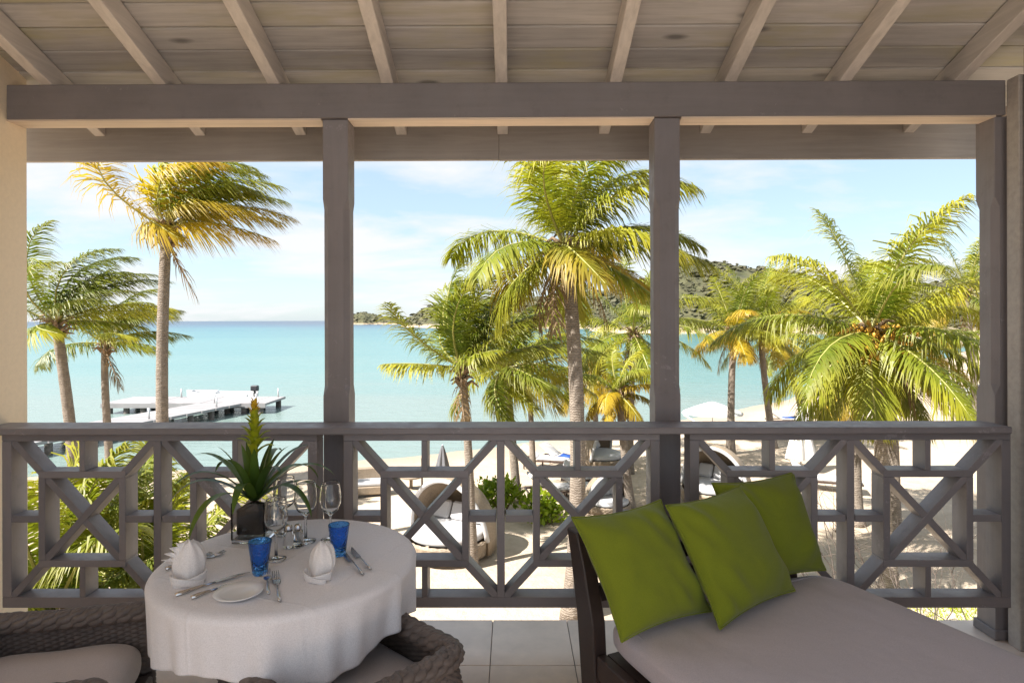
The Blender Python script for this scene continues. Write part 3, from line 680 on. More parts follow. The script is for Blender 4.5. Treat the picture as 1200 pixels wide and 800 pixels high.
# ------------------------------------------------------------------ beach furniture
def weave_drum(b, c, prof, n=64, ribs=.012, a0=0, a1=2*math.pi):
    def f(u, v):
        k = v*(len(prof)-1); i = min(int(k), len(prof)-2); t = k-i
        r = prof[i][0]*(1-t)+prof[i+1][0]*t; z = prof[i][1]*(1-t)+prof[i+1][1]*t; a = a0+(a1-a0)*u
        r += ribs*math.sin(u*n*math.pi)*math.sin(v*30)
        return (c[0]+r*math.cos(a), c[1]+r*math.sin(a), c[2]+z)
    b.grid(f, n*2, 40)
def pod(p, face, label, s=1.0):
    r = empty('cocoon_daybed', p, face); tag(r, label, 'daybed', 'round wicker cocoon daybeds on the sand')
    b = B(); weave_drum(b, (0, 0, 0), [(.80*s, .0), (.93*s, .12), (.95*s, .38*s), (.9*s, .42*s)]); b.obj('base', 'tan_wicker', r, True, local=True)
    b = B(); R0 = .97*s
    # hood: shell over the rear half, open to local -Y
    def hood(u, v):
        th = math.pi*u; ph = R(-12)+R(104)*v       # th sweeps the arch, ph from front opening to back
        x = R0*math.cos(th); y = R0*math.sin(th)
        hh = 1.62*s
        rr = 1+.006*math.sin(u*150)
        zz = .40*s+(hh-.40*s)*math.sin(th)*math.cos(ph*.98)
        return (x*rr*(1 if True else 1), R0*math.sin(th)**.8*math.sin(ph)*rr, max(.1, zz if v < .98 else .1))
    b.grid(hood, 60, 24); o = b.obj('hood', 'tan_wicker', r, True, local=True, solid=.05)
    b = B(); b.tube([(R0*math.cos(math.pi*i/24), R0*math.sin(math.pi*i/24)**.8*math.sin(R(-12)), .40*s+1.22*s*math.sin(math.pi*i/24)*math.cos(R(-12))) for i in range(25)], .05, 8); b.obj('hood_rim', 'cream_cushion', r, True, local=True)
    b = B(); b.lathe([(0, .62*s), (.5, .61*s), (.78*s, .59*s), (.85*s, .54*s), (.85*s, .46*s), (.82*s, .42*s)], (0, 0, 0), 40); b.obj('mattress', 'cream_cushion', r, True, local=True)
    for x in (-.42, .05, .48):
        b = B(); b.bar((x*s, .30*s, .63*s), (x*s, .47*s, .98*s), .43*s, .13*s, (0, -1, .5)); b.obj('back_cushion', 'cream_cushion', r, local=True, bevel=.045*s)
    return r
pod(gpt(525, 646), R(-28), 'round wicker daybed with arched hood and white cushions by the palm trunk')
pod(gpt(836, 588), R(-40), 'round hooded wicker daybed partly hidden by the green cushions', .95)
pod(gpt(712, 600), R(20), 'low hooded wicker daybed standing in the shade beyond the leaning palm', .62)
pod(gpt(703, 545), R(60), 'brown hooded daybed beside the loungers with blue towels', .9)

def make_lounger():
    r = empty('sun_lounger', (0, 0, 0)); tag(r, '', 'sun lounger', 'sun loungers on the beach')
    b = B()
    for x in (-.30, .30): b.box(x-.025, x+.025, -.95, .95, .26, .31)
    for y in (-.93, .93): b.box(-.275, .275, y-.02, y+.02, .262, .305)
    b.obj('frame', 'dark_wood', r, local=True)
    for x in (-.30, .30):
        for y in (-.8, .75): B().box(x-.022, x+.022, y-.022, y+.022, -.02, .2605).obj('leg', 'dark_wood', r, local=True)
    def mat(u, v):
        y = -.93+1.25*u; x = .29*(2*v-1); return (x, y, .385+.012*math.sin(u*19)-.05*abs(2*v-1)**8)
    b = B(); b.box(-.29, .29, -.93, .31, .312, .39); b.obj('mattress', 'cream_cushion', r, local=True, bevel=.025)
    b = B(); b.bar((0, .32, .36), (0, .88, .74), .58, .08, (0, -1, 1)); b.obj('backrest', 'cream_cushion', r, local=True, bevel=.02)
    return r
lg = make_lounger(); used = False
def lounger(px, py, rz, label, towel=False, s=1.0):
    global used
    p = gpt(px, py)
    if not used: lg.location = p; lg.rotation_euler = (0, 0, rz); lg['label'] = label; lg.scale = (s,)*3; o = lg; used = True
    else: o = clone(lg, p, rz, label, s)
    if towel:
        t = B().grid(lambda u, v: (.26*(2*v-1), -.75+.95*u, .405+.02*math.sin(u*9+v*4)), 14, 8).obj('beach_towel', 'blue_towel', local=True, smooth=True, solid=.015)
        t.location = p; t.rotation_euler = (0, 0, rz); t.scale = (s,)*3; tag(t, 'blue towel spread on the lounger '+towel, 'towel')
    return o
lounger(640, 541, R(75), 'dark framed lounger seen end on beside the blue towel lounger')
lounger(662, 541, R(60), 'lounger with a blue towel near the brown hooded daybed', 'near the brown hooded daybed')
lounger(655, 584, R(100), 'white lounger in front of the tallest palm trunk, next to the green shrub')
lounger(694, 586, R(80), 'white lounger on the far side of the tallest palm trunk', None)
lounger(695, 572, R(80), 'white lounger lined up behind another by the tallest palm')
lounger(822, 494, R(80), 'dark lounger under the white parasol near the water')
lounger(921, 496, R(85), 'lounger with a blue towel by the thin leaning palm', 'by the thin leaning palm')
lounger(955, 494, R(85), 'brown lounger beside the distant thin palm')
lounger(965, 575, R(70), 'wooden lounger on the sand right behind the far green cushion')
FAR = 'lounger in the far row on the curve of the beach'
for px, py in ((1096, 466), (1110, 470), (1122, 464), (1134, 467), (1142, 460), (1090, 449), (1102, 457)):
    lounger(px, py, R(70+rng.uniform(-8, 8)), FAR, s=1.15)

def parasol_closed(px, py, h, mat, label, rad=.28):
    p = gpt(px, py); r = empty('closed_parasol', p); tag(r, label, 'parasol')
    B().tube([p, (p[0], p[1], p[2]+h*1.02)], .022, 8).obj('pole', 'pale_metal', r, True)
    b = B()
    def f(u, v):
        a = 2*math.pi*u; q = rad*(1-v)**.8*(1+.22*math.cos(a*6))+.015; return (p[0]+q*math.cos(a), p[1]+q*math.sin(a), p[2]+h*.22+h*.8*v)
    b.grid(f, 48, 14, True); b.obj('canopy', mat, r, True)
    B().lathe([(0, 0), (.25, 0), (.25, .05), (.03, .09)], p, 20).obj('base', 'grey_canvas', r)
parasol_closed(518, 553, 1.15, 'grey_canvas', 'small closed dark grey parasol on the sand beyond the round daybed', .22)
parasol_closed(937, 552, 2.1, 'white_canvas', 'tall closed white parasol between the end loungers', .42)
def parasol_open(px, py, h, rad, label):
    p = gpt(px, py); r = empty('open_parasol', p); tag(r, label, 'parasol', 'open white parasols by the water')
    B().tube([p, (p[0], p[1], p[2]+h)], .025, 8).obj('pole', 'pale_metal', r, True)
    b = B(); b.grid(lambda u, v: (p[0]+rad*(v+.002)*math.cos(6.2832*u)*(1-.05*abs(math.sin(4*6.2832*u))*v), p[1]+rad*(v+.002)*math.sin(6.2832*u)*(1-.05*abs(math.sin(4*6.2832*u))*v), p[2]+h-.5*v**1.2), 48, 8, True)
    b.obj('canopy', 'white_canvas', r, True, solid=.012)
parasol_open(834, 507, 1.55, 1.35, 'open white parasol over the dark lounger near the water')
# wicker sofa and side table near the shore, small post
p = gpt(431, 574); r = empty('wicker_sofa', p, R(12)); tag(r, 'small tan wicker sofa standing alone on the sand', 'sofa')
B().box(-.62, .62, -.35, .35, .12, .36).obj('base', 'tan_wicker', r, local=True, bevel=.03)
B().box(-.62, .62, .24, .38, .361, .78).obj('backrest', 'tan_wicker', r, local=True, bevel=.04)
for x in (-.56, .56): B().box(x-.07, x+.07, -.34, .235, .362, .56).obj('armrest', 'tan_wicker', r, local=True, bevel=.03)
B().box(-.48, .48, -.33, .23, .363, .47).obj('seat_cushion', 'cream_cushion', r, local=True, bevel=.03)
for x in (-.55, .55):
    for y in (-.28, .28): B().box(x-.03, x+.03, y-.03, y+.03, -.02, .1195).obj('leg', 'dark_wood', r, local=True)
p = gpt(481, 566); r = empty('side_table', p); tag(r, 'small round dark side table on the sand behind the round daybed', 'table')
B().lathe([(0, .42), (.36, .42), (.36, .38), (.05, .36), (.05, .05), (.25, .03), (.25, 0)], p, 24).obj('pedestal', 'tan_wicker', r)
B().tube([(p[0]+.3, p[1]+.25, p[2]-.05), (p[0]+.3, p[1]+.25, p[2]+.9)], .03, 6).obj('marker_post', 'dark_wood', r)

# ------------------------------------------------------------------ jetty and boat
jt = empty('jetty', (-19, 36, SEA)); tag(jt, 'white boarded jetty on dark piles reaching into the bay', 'jetty')
zj = -3.35
xd = -24.8; i = 0
while xd < -15.0:
    B().box(xd, xd+.97, 36.9, 40.1, zj-.14, zj+.003*(i % 3)).obj('deck_board', 'grey_deck', jt); xd += 1.0; i += 1
def wk(t): return (-21.0+3.4*t, 24.5+12.3*t)
for i in range(12):
    (xa, ya), (xb, yb) = wk(i/12+.003), wk((i+1)/12-.003); b = B(); w2 = 1.35
    b.add([(xa-w2, ya, zj-.14), (xa+w2, ya, zj-.14), (xb+w2, yb, zj-.14), (xb-w2, yb, zj-.14), (xa-w2, ya, zj), (xa+w2, ya, zj), (xb+w2, yb, zj), (xb-w2, yb, zj)],
          [(0,3,2,1),(4,5,6,7),(0,1,5,4),(1,2,6,5),(2,3,7,6),(3,0,4,7)]); b.obj('deck_board', 'grey_deck', jt)
for i in range(10):
    x = -24.4+i*1.02
    for y in (37.1, 39.9): B().tube([(x, y, SEA-1), (x, y, zj-.142)], .17, 10).obj('pile', 'rock', jt)
for i in range(7):
    x, y = wk(.1+.85*i/7)
    for s in (-1.15, 1.15): B().tube([(x+s, y, SEA-1), (x+s, y, zj-.142)], .15, 10).obj('pile', 'rock', jt)
for x, y in ((-24.5, 37.1), (-20.9, 37.0), (-15.5, 37.05), (-18.0, 37.05), (-17.0, 35.2), (-18.4, 31), (-15.2, 39.8), (-21.5, 39.8)):
    B().tube([(x, y, zj), (x, y, zj+.55)], .05, 8).obj('mooring_post', 'pale_metal', jt, True)
B().box(-24.8, -14.85, 36.84, 36.895, zj-.28, zj-.01).obj('edge_beam', 'grey_deck', jt)
bt = empty('motor_boat', (-20.6, 42.6, SEA)); tag(bt, 'small white motor boat moored behind the jetty', 'boat')
def hull(u, v):
    x = -2.0+4.6*u; wd = .85*math.sin(math.pi*min(1, .18+.5*(1-u)*1.64))**.6 if u < .99 else .02; wd = .85*(1-max(0, (.35-u)/.35)**2)
    a = math.pi*v; return (-20.6+x, 42.6-wd*math.cos(a), SEA+.62-.72*math.sin(a)**.8+.2*(1-u)**3)
b = B(); b.grid(hull, 24, 14); b.obj('hull', 'white_plastic', bt, True, solid=.06)
B().box(-20.9, -20.4, 42.3, 42.9, SEA+.3, SEA+.78).obj('console', 'white_plastic', bt, bevel=.1)
b = B(); b.box(-18.15, -17.65, 42.42, 42.78, SEA+.72, SEA+1.12); b.box(-18.0, -17.82, 42.5, 42.7, SEA-.4, SEA+.719); b.obj('outboard_motor', 'black_plastic', bt, bevel=.06)

# ------------------------------------------------------------------ dining table
TC = Vector((-.80, 2.20, 0)); TR = .44; TZ = .75
tb = empty('dining_table', TC); tag(tb, 'round dining table hidden under a white cloth', 'table')
B().lathe([(0, .725), (TR-.01, .725), (TR-.01, .700), (0, .700)], TC, 48).obj('table_top', 'dark_wood', tb)
B().lathe([(.04, .70), (.035, .4), (.05, .1), (.22, .04), (.24, .0), (0, 0)], TC, 24).obj('pedestal', 'dark_wood', tb, True)
def cloth(u, v):
    a = 2*math.pi*u; s = v*(TR+.27)
    fold = .5*math.sin(a*13+.8+.6*math.sin(a*3))+.4*math.sin(a*19+2.1)+.25*math.sin(a*31+.3)-.5*max(0, math.sin(a*8+1.7*math.sin(a*2)))**6
    hem = .158+.05*abs(math.sin(2*a+.5))**2                                # a square cloth: its corners hang lower
    if s < TR-.02: r, z = s, TZ+.0015*math.sin(9*math.cos(a)*s*3)*math.sin(7*s*math.sin(a)*3)
    else:
        t = (s-(TR-.02))/.29; t = min(1, t); bend = min(1, t/.16)
        r = TR-.02+.028*math.sin(bend*math.pi/2); z = TZ-.022*(1-math.cos(bend*math.pi/2))
        if t > .16:
            q = (t-.16)/.84; z -= q*hem; amp = (.011+.010*max(0, math.cos(a+.3)))*q**.7
            r += amp*(fold-.6)-.004*q
    return (TC.x+r*math.cos(a), TC.y+r*math.sin(a), z)
b = B(); b.grid(cloth, 480, 72, True); tcl = b.obj('tablecloth', 'white_cloth', None, True, solid=.003)
tag(tcl, 'white cloth draped in folds over the round dining table', 'tablecloth')
def tp(px, py): return at(px, py, TZ+.002)

# potted bromeliad in a square glass vase
p = tp(297, 630); vs = empty('glass_vase', p); tag(vs, 'square clear glass vase holding the bromeliad', 'vase')
h = .062; b = B()
b.box(p.x-h, p.x+h, p.y-h, p.y+h, TZ+.003, TZ+.015)
for s in (-1, 1):
    b.box(p.x+s*h-.003, p.x+s*h+.003, p.y-h, p.y+h, TZ+.0155, TZ+.155); b.box(p.x-h+.0035, p.x+h-.0035, p.y+s*(h-.003)-.003, p.y+s*(h-.003)+.003, TZ+.0155, TZ+.155)
b.obj('wall', 'clear_glass', vs)
br = empty('bromeliad', p); tag(br, 'bromeliad with arching green leaves and a yellow flower spike', 'plant')
B().grid(lambda u, v: (p.x+(h-.009)*max(-1, min(1, 1.25*math.cos(6.2832*u)))*(1 if v > 0 and v < 1 else .0 if v in (0, 1) else 1), p.y+(h-.009)*max(-1, min(1, 1.25*math.sin(6.2832*u)))*(1 if 0 < v < 1 else 0), TZ+.018+.122*v+(.012*math.sin(u*40) if v > .9 else 0)), 40, 9, True).obj('root_ball', 'soil', br)
def strap(p0, az, e0, Ln, wd, droop, mat, name='leaf', cup=.25):
    n = 14; d = Vector((math.cos(az)*math.cos(e0), math.sin(az)*math.cos(e0), math.sin(e0))); q = Vector(p0); V = []; Fc = []
    for i in range(n):
        t = i/(n-1); s = d.cross(Vector((0, 0, 1))); s = s.normalized() if s.length > .05 else Vector((-math.sin(az), math.cos(az), 0)); nn = s.cross(d)
        ww = wd*(.75+.5*t)*(1-t**3.0)**.9 + .0006
        V += [q-s*ww+nn*ww*cup, q, q+s*ww+nn*ww*cup]; 
        if i: o = (i-1)*3; Fc += [(o, o+1, o+4, o+3), (o+1, o+2, o+5, o+4)]
        d = (d+Vector((0, 0, -droop*(t*1.3+.05)))).normalized(); q = q+d*Ln/(n-1)
    return B().add(V, Fc).obj(name, mat, br, True, normals=False)
base = (p.x, p.y, TZ+.15)
for i in range(22):
    t = i/21; a = i*2.4+.3
    strap((base[0]+.012*math.cos(a), base[1]+.012*math.sin(a), base[2]), a, R(80-48*t), .21+.15*min(1, t*1.6), .019, .06+.26*t, 'bromeliad_leaf')
B().tube([base, (base[0]+.004, base[1], base[2]+.36)], .011, 8).obj('flower_stalk', 'bromeliad_bract', br, True)
for i in range(34):
    t = i/33; a = i*2.4
    strap((base[0], base[1], base[2]+.17+.185*t), a, R(52+26*t), .095-.045*t, .016-.006*t, .16-.1*t, 'bromeliad_bract' if t < .72 else 'bromeliad_tip', 'bract', .45)

# glassware
def wine_glass(px, py, label, s=1.0, tilt=0):
    p = tp(px, py); r = empty('wine_glass', p); tag(r, label, 'wine glass', 'clear wine glasses on the dining table')
    o = [(.0, .0), (.033, .001), (.034, .003), (.012, .007), (.0045, .015), (.0042, .085), (.010, .094), (.028, .108), (.037, .130), (.0385, .150), (.035, .180), (.0318, .199), (.0311, .2035), (.0306, .2050)]
    inn = [(.0299, .2050), (.0295, .2035), (.0302, .199), (.0335, .180), (.037, .150), (.0355, .131), (.027, .110), (.008, .099), (0, .098)]
    B().lathe([(a*s, z*s) for a, z in o[:6]]+[(.0042*s, .0851*s), (0, .0851*s)], p, 28).obj('stem', 'clear_glass', r, True)
    B().lathe([(.0, .0855*s), (.0042*s, .0855*s)]+[(a*s, z*s) for a, z in o[6:]+inn], p, 32).obj('bowl', 'clear_glass', r, True)
wine_glass(322, 655, 'wine glass standing between the blue tumbler and the vase', 1.05)
wine_glass(357, 634, 'wine glass beside the salt shaker, nearer the vase', 1.12)
wine_glass(386, 632, 'wine glass behind the blue tumbler by the right napkin', 1.08)
wine_glass(333, 625, 'wine glass almost hidden by the bromeliad leaves', 1.1)
def tumbler(px, py, label):
    p = tp(px, py); r = B().lathe([(0, .002), (.022, .001), (.0245, .006), (.031, .060), (.0365, .100), (.0378, .108), (.0381, .1105), (.0376, .1120), (.0366, .1122), (.0360, .1108), (.0355, .108), (.0338, .100), (.028, .060), (.022, .018), (0, .014)], p, 36).obj('tumbler', 'blue_glass', None, True)
    me = r.data; 
    for v_ in me.vertices: v_.co -= p
    r.location = p; tag(r, label, 'tumbler', 'blue glass tumblers'); return r
tumbler(303, 672, 'blue bubbled glass tumbler beside the bread plate')
tumbler(396, 650, 'blue bubbled glass tumbler behind the napkin and cutlery pair')
def shaker(px, py, label):
    p = tp(px, py); r = empty('shaker', p); tag(r, label, 'shaker', 'salt and pepper shakers')
    B().lathe([(0, .001), (.02, .001), (.021, .01), (.017, .06), (.012, .066), (0, .066)], p, 24).obj('body', 'clear_glass', r, True)
    B().lathe([(.013, .0665), (.0135, .080), (.006, .088), (0, .089)], p, 24).obj('cap', 'silver', r, True)
shaker(337, 641, 'glass salt shaker with metal cap in the middle of the table')
shaker(348, 640, 'pepper shaker with metal cap standing next to the salt')
# napkins folded into standing fans
def napkin(px, py, rz, label, s=1.0):
    p = tp(px, py); r = empty('napkin', p, rz); tag(r, label, 'napkin', 'white folded napkins standing on the cloth')
    def sheet(name, W, H, y0, lean, cup, twist, crease, n=21):
        def f(u, v):
            x = 2*u-1; wd = W*(math.sin(math.pi*(.20+.80*v)**1.15)**.6 if v < 1 else .02)
            z = H*v; y = y0+lean*v*v+cup*x*x*(1-.4*v)-crease*math.exp(-(x/.12)**2)*(1-v)+.0022*math.sin(9*x+3*v+twist*9)*(.3+v)
            return ((x*wd+twist*H*v)*s, y*s, (z+.004*math.sin(4*x+1)*v)*s)
        b = B(); b.grid(f, n, 18); b.obj(name, 'napkin_cloth', r, True, local=True, solid=.0022)
    sheet('fold', .044, .118, -.010, .026, .030, 0, .006)
    sheet('fold', .040, .110, .006, .030, .026, .10, .004)
    sheet('fold', .040, .104, .012, .034, .024, -.13, .004)
    # rolled cuff at the foot, its two ends crossing in front
    for k in (-1, 1):
        def cuff(u, v, k=k):
            a = -1.9+3.0*u; rr = .046*(1+.10*v); return ((k*rr*math.sin(a)*.95)*s, (-rr*.62*math.cos(a)-.002*k)*s, (.002+(.030-.016*u)*v+.004*math.sin(u*5))*s)
        b = B(); b.grid(cuff, 24, 8); b.obj('cuff', 'napkin_cloth', r, True, local=True, solid=.003)
    if s > 1.05:
        for k in range(4):
            an = -1.35+.33*k
            def fan(u, v, an=an):
                wv = 2*u-1; return ((math.sin(an)*.062*v+wv*.011*(.4+v*.6))*s, (.010+.010*v+.005*(1-wv*wv))*s, (.058+.058*math.cos(an)*v)*s)
            b = B(); b.grid(fan, 5, 6); b.obj('pleat', 'napkin_cloth', r, True, local=True, solid=.002)
napkin(219, 683, R(25), 'standing folded white napkin at the place setting by the side chair', 1.12)
napkin(371, 679, R(-15), 'standing folded white napkin between the two blue tumblers', 1.0)
# plate, cutlery
p = tp(278, 698); pl = empty('bread_plate', p); tag(pl, 'small round white bread plate on the cloth', 'plate')
B().lathe([(0, .004), (.045, .004), (.052, .006), (.072, .015), (.0735, .0165), (.072, .018), (.050, .0105), (.044, .008), (0, .008)], p, 48).obj('dish', 'porcelain', pl, True)
def cutlery(kind, a, bpt, label, dz=0.0):
    A, Bp = tp(*a), tp(*bpt); d = (Bp-A); Ln = d.length; rz = math.atan2(d.y, d.x)
    r = empty(kind, (A.x, A.y, TZ+.005+dz), rz); tag(r, label, kind)
    hx = Ln*.52
    b = B(); b.tube([(0, 0, .003), (Ln*.08, 0, .004), (hx*.6, 0, .006), (hx, 0, .005)], [.0065, .0075, .005, .0035], 8, flat=.5); b.obj('handle', 'silver', r, True, local=True)
    if kind == 'knife':
        b = B(); n = 10; V = []; Fc = []
        for i in range(n):
            t = i/(n-1); x = hx+(Ln-hx)*t; w_ = .009*(1-.85*t**4); V += [(x, -.004, .004), (x, -.004+w_*2*(.5+.5*(1-t**6)), .004), (x, -.004, .0055), (x, -.004+w_*2*(.5+.5*(1-t**6)), .0048)]
            if i: o = (i-1)*4; Fc += [(o, o+1, o+5, o+4), (o+2, o+6, o+7, o+3), (o, o+4, o+6, o+2), (o+1, o+3, o+7, o+5)]
        b.add(V, Fc); b.obj('blade', 'silver', r, local=True)
    else:
        b = B(); b.grid(lambda u, v: (hx+(Ln-hx)*.45*u, (2*v-1)*.012*min(1, .3+u*1.2), .005-.004*math.sin(u*2.4)), 10, 7); b.obj('root', 'silver', r, True, local=True, solid=.0018)
        for k in range(4):
            y = -.0095+.0063*k; b = B(); x0 = hx+(Ln-hx)*.45
            b.tube([(x0, y, .0023), (x0+(Ln-x0)*.5, y, .003), (Ln, y, .008)], [.0018, .0017, .0009], 6); b.obj('tine', 'silver', r, True, local=True)
cutlery('knife', (203, 699), (291, 672), 'long table knife lying beside the bread plate')
cutlery('knife', (222, 702), (280, 683), 'shorter knife lying parallel to the long knife by the bread plate')
cutlery('fork', (326, 706), (321, 672), 'fork lying just beside the bread plate rim', .0)
cutlery('fork', (313, 702), (311, 674), 'smaller fork between the plate and the outer fork', .012)
cutlery('knife', (424, 674), (401, 647), 'knife lying by the far blue tumbler, nearer the chair')
cutlery('knife', (433, 668), (410, 643), 'second knife of the pair by the far blue tumbler')
cutlery('fork', (192, 668), (246, 650), 'fork lying behind the napkin of the side chair setting')
cutlery('fork', (214, 662), (262, 648), 'second fork half hidden behind the side chair napkin')

# ------------------------------------------------------------------ wicker tub chairs
def tub_chair(c, rz, label, zr=.585, zback=.66):
    """faces local +X; back at -X"""
    r = empty('wicker_chair', c, rz); tag(r, label, 'chair', 'wicker tub chairs at the dining table')
    W = .30; D = .29; rc = .12
    # U-shaped plan path: front right -> back -> front left
    pts = []
    def seg(a, bb, n): 
        for i in range(n): pts.append((a[0]+(bb[0]-a[0])*i/n, a[1]+(bb[1]-a[1])*i/n))
    seg((D, -W), (-D+rc, -W), 40)
    for i in range(24): a = -math.pi/2-math.pi/2*i/24; pts.append((-D+rc+rc*math.cos(a), -W+rc+rc*math.sin(a)))
    seg((-D, -W+rc), (-D, W-rc), 40)
    for i in range(24): a = math.pi-math.pi/2*i/24; pts.append((-D+rc+rc*math.cos(a), W-rc+rc*math.sin(a)))
    seg((-D+rc, W), (D, W), 40); pts.append((D, W))
    n = len(pts); rim = lambda x: zr+(zback-zr)*max(0, min(1, (.0-x)/D))**1.3
    def shell(u, v, inner=0):
        i = min(n-1, int(round(u*(n-1)))); x, y = pts[i]; a = max(0, i-1); bq = min(n-1, i+1)
        tx_, ty_ = pts[bq][0]-pts[a][0], pts[bq][1]-pts[a][1]; l = math.hypot(tx_, ty_) or 1; nx, ny_ = ty_/l, -tx_/l      # outward
        zt = rim(x); z = .24+(zt-.24)*v; flare = .045*v**2
        wv = .0055*math.sin(i*math.pi/2.0+ (math.pi if int(v*34) % 2 else 0))*(1 if int(v*34) % 1 == 0 else 1)
        o = flare+wv-inner
        return (x-nx*0+nx*o, y+ny_*o, z)
    b = B(); b.grid(lambda u, v: shell(u, v), n, 70); b.obj('shell', 'dark_wicker', r, True, local=True, solid=.016)
    # braided rim: three strands twisted round the top edge
    top = [Vector(shell(i/(n-1), 1)) for i in range(n)]
    # arms dip down at the front ends
    top = [top[0]+Vector((.015, -.0, -.07)), top[0]+Vector((.025, 0, -.025))]+top+[top[-1]+Vector((.025, 0, -.025)), top[-1]+Vector((.015, 0, -.07))]
    fine = []
    for i in range(len(top)-1):
        for k in range(4): fine.append(top[i].lerp(top[i+1], k/4))
    for s in range(6):
        path = []; L0 = 0
        for i, q in enumerate(fine):
            t = (fine[min(i+1, len(fine)-1)]-fine[max(0, i-1)]).normalized(); s_ = t.cross(Vector((0, 0, 1))).normalized(); u_ = s_.cross(t)
            if i: L0 += (q-fine[i-1]).length
            a = L0*2*math.pi/.15+s*math.pi/3; path.append(q+s_*(.024*math.cos(a))+u_*(.021*math.sin(a)))
        B().tube([tuple(x) for x in path], .0140, 8).obj('braid_strand', 'dark_wicker', r, True, local=True)
    B().box(-D+.02, D, -W+.02, W-.02, .235, .30).obj('seat_base', 'dark_wicker', r, local=True, bevel=.01)
    for sx in (-1, 1):
        for sy in (-1, 1): B().tube([(sx*(D-.03), sy*(W-.02), .30), (sx*(D+.0), sy*(W+.005), .0)], [.028, .02], 8).obj('leg', 'dark_wood', r, True, local=True)
    def cush(u, v):
        a = 2*math.pi*u; ph = math.pi*v-math.pi/2; e = .32
        sg = lambda x, e_: math.copysign(abs(x)**e_, x)
        cx_, sx_ = sg(math.cos(a), e), sg(math.sin(a), e); cp, sp_ = sg(math.cos(ph), .4), sg(math.sin(ph), .7)
        x, y = .27*cx_*cp+.01, .275*sx_*cp
        z = .385+.075*sp_+(.010*math.exp(-(x*x+y*y)/.03) if sp_ > 0 else 0)+.003*math.sin(22*x+9*y+3*math.sin(9*y))*(sp_ > 0)
        return (x, y, z)
    b = B(); b.grid(cush, 72, 30, True); b.obj('seat_cushion', 'taupe_cushion', r, True, local=True)
    return r
tub_chair((-.515, 1.905, 0), math.atan2(.70, -.72), 'wicker tub chair with braided rim tucked under the near side of the table', .545, .56)
tub_chair((-1.54, 1.92, 0), math.atan2(.25, .97), 'wicker tub chair beside the table, next to the side wall', .545, .56)

# ------------------------------------------------------------------ daybed with cushions
DB = Vector((.345, 2.435, 0)); DR = math.atan2(.42, .91)          # local +X runs along the headboard, local -Y towards the foot
db = empty('daybed', DB, DR); tag(db, 'dark wooden double daybed with grey mauve mattress', 'daybed')
WD, LD = 1.21, 2.05
for x in (0, WD-.16):
    path = [(x-.03, -.02, .0), (x-.03, .0, .22), (x-.03, .02, .42), (x-.03, .075, .62), (x-.03, .12, .74)]
    b = B()
    for a_, c_ in zip(path[:-1], path[1:]): pass
    V = []; Fc = []
    for q, dpt in zip(path, (.045, .055, .06, .05, .04)):
        V += [(q[0]-.03, q[1]-dpt, q[2]), (q[0]+.03, q[1]-dpt, q[2]), (q[0]+.03, q[1]+dpt, q[2]), (q[0]-.03, q[1]+dpt, q[2])]
    for i in range(4):
        o = i*4
        for k in range(4): Fc.append((o+k, o+(k+1) % 4, o+4+(k+1) % 4, o+4+k))
    Fc += [(3, 2, 1, 0), (16, 17, 18, 19)]
    b.add(V, Fc); b.obj('head_post', 'dark_wood', db, local=True, bevel=.005)
for z, y in ((.50, .045), (.60, .07), (.70, .11)): B().box(.001, WD-.221, y-.014, y+.014, z-.035, z+.035).obj('head_slat', 'dark_wood', db, local=True, bevel=.004)
for x in (-.03, WD-.03): B().box(x-.022, x+.022, -LD, -.055, .22, .31).obj('side_rail', 'dark_wood', db, local=True, bevel=.005)
B().box(-.005, WD-.055, -LD+.0, -LD+.045, .222, .305).obj('foot_rail', 'dark_wood', db, local=True, bevel=.005)
for x in (-.03, WD-.03): B().box(x-.03, x+.03, -LD-.03, -LD+.03, 0, .2195).obj('foot_leg', 'dark_wood', db, local=True, bevel=.004)
B().box(-.005, WD-.055, -LD+.05, -.06, .285, .308).obj('slat_deck', 'dark_wood', db, local=True)
def sgn(x, e): return math.copysign(abs(x)**e, x)
def mattress(u, v):
    a = 2*math.pi*u; ph = math.pi*v-math.pi/2
    cp, sp_ = sgn(math.cos(ph), .30), sgn(math.sin(ph), .55)
    x = WD/2-.03+(WD/2-.012)*sgn(math.cos(a), .13)*cp; y = -LD/2-.005+(LD/2-.03)*sgn(math.sin(a), .13)*cp
    z = .385+.072*sp_
    if sp_ > .3: z += .006*math.sin(5*x+3*y)*math.sin(4*y)+.007*math.exp(-((x-1.04)/.08)**2)*math.sin(24*y+6*x)*max(0, mn.noise(Vector((y*2, 1, 0)))+.4)+.006*mn.noise(Vector((x*5+y*2, y*4, 0)))+.004*mn.noise(Vector((x*14, y*6, 2)))
    return (x, y, z)
b = B(); b.grid(mattress, 260, 120, True); mo = b.obj('mattress', 'mauve_fabric', db, True, local=True)
for zz, kf in ((.442, .928), (.338, .958)):
    pts_ = []
    for i in range(161):
        a = 2*math.pi*i/160; pts_.append((WD/2-.03+(WD/2-.012)*kf*sgn(math.cos(a), .13), -LD/2-.005+(LD/2-.03)*kf*sgn(math.sin(a), .13), zz-.002))
    B().tube(pts_, .0042, 6).obj('piping', 'mauve_fabric', mo, True, local=True)

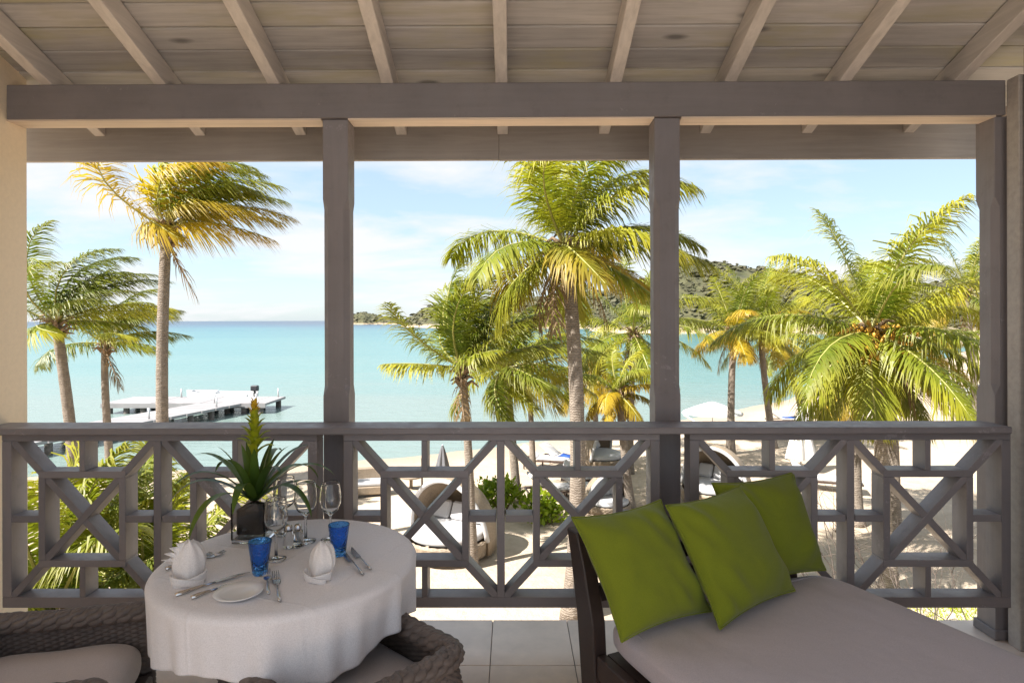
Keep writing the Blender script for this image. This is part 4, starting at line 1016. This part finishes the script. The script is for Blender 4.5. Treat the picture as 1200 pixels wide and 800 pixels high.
def pillow(corner_bl, corner_br, corner_tl, label, s=.46, th=.085, seed=0):
    """square scatter cushion: bottom-left, bottom-right and top-left corners in world space"""
    bl, brr, tl = map(Vector, (corner_bl, corner_br, corner_tl)); ex = (brr-bl); ey = (tl-bl); nz = ex.cross(ey).normalized(); c = bl+ex/2+ey/2
    r = empty('green_cushion', bl+ex/2); r.name = 'scatter_cushion'; tag(r, label, 'cushion', 'green scatter cushions on the daybed'); ORG[r.name] = bl+ex/2
    rr = np.random.default_rng(seed); ph = rr.uniform(0, 6, 4); n = 44; b = B()
    def f(sgnz):
        def g(u, v):
            x, y = 2*u-1, 2*v-1
            pin = 1-.085*(1-x*x)*abs(y)**3; pin2 = 1-.085*(1-y*y)*abs(x)**3
            X, Y_ = x*pin2, y*pin
            t = ((1-x**4)*(1-y**4))**.5; t2 = ((1-abs(x)**2.2)*(1-abs(y)**2.2))**.62
            z = th*(.35*t+.65*t2)*sgnz*(1 if sgnz > 0 else .9)
            wr = .0055*math.sin(7*(x+y)+ph[0]+2.5*math.sin(3*x+ph[1]))*(abs(x*y))**.8*t*4+.004*math.sin(11*(x-.6*y)+ph[2])*abs(x)**2*t*1.5
            z += wr+.007*mn.noise(Vector((x*2.2+seed, y*2.2, 1)))*t
            sag = -.012*(y < 0)*0
            return c+ex*(X/2)+ey*(Y_/2)+nz*z
        return g
    b.grid(f(1), n, n); o = len(b.v); b.grid(f(-1), n, n)
    ob = b.obj('cover', 'green_fabric', r, True)
    bm = bmesh.new(); bm.from_mesh(ob.data); bmesh.ops.remove_doubles(bm, verts=bm.verts, dist=.0012); bmesh.ops.recalc_face_normals(bm, faces=bm.faces); bm.to_mesh(ob.data); bm.free(); ob.data.shade_smooth()
    edge = []
    for k in range(n): edge.append(f(1)(k/(n-1), 0))
    for k in range(1, n): edge.append(f(1)(1, k/(n-1)))
    for k in range(1, n): edge.append(f(1)(1-k/(n-1), 1))
    for k in range(1, n-1): edge.append(f(1)(0, 1-k/(n-1)))
    edge.append(edge[0]); B().tube([tuple(q) for q in edge], .0035, 6).obj('piping', 'green_fabric', ob, True)
MZ = .458
def U(px, py, Y): return Vector((PX(px, Y), Y, PZ(py, Y)))
P_ = [((727, 752), (835, 712), (669, 606)), ((846, 735), (930, 690), (778, 592)), ((880, 676), (966, 668), (834, 566))]
def place_cushion(a, bb, t, lab, dy, seed):
    A = at(*a, MZ+.012); Bq = at(*bb, MZ+.012); Tq = U(*t, A.y+dy)
    pillow(A, Bq, Tq, lab, seed=seed)
place_cushion((727, 752), (833, 716), (669, 606), 'green scatter cushion propped against the head post of the daybed', .17, 1)
place_cushion((842, 737), (930, 692), (779, 592), 'green scatter cushion in the middle, overlapping both of its neighbours', .20, 2)
place_cushion((868, 690), (966, 668), (833, 566), 'green scatter cushion at the far corner of the daybed, behind the middle one', .16, 3)
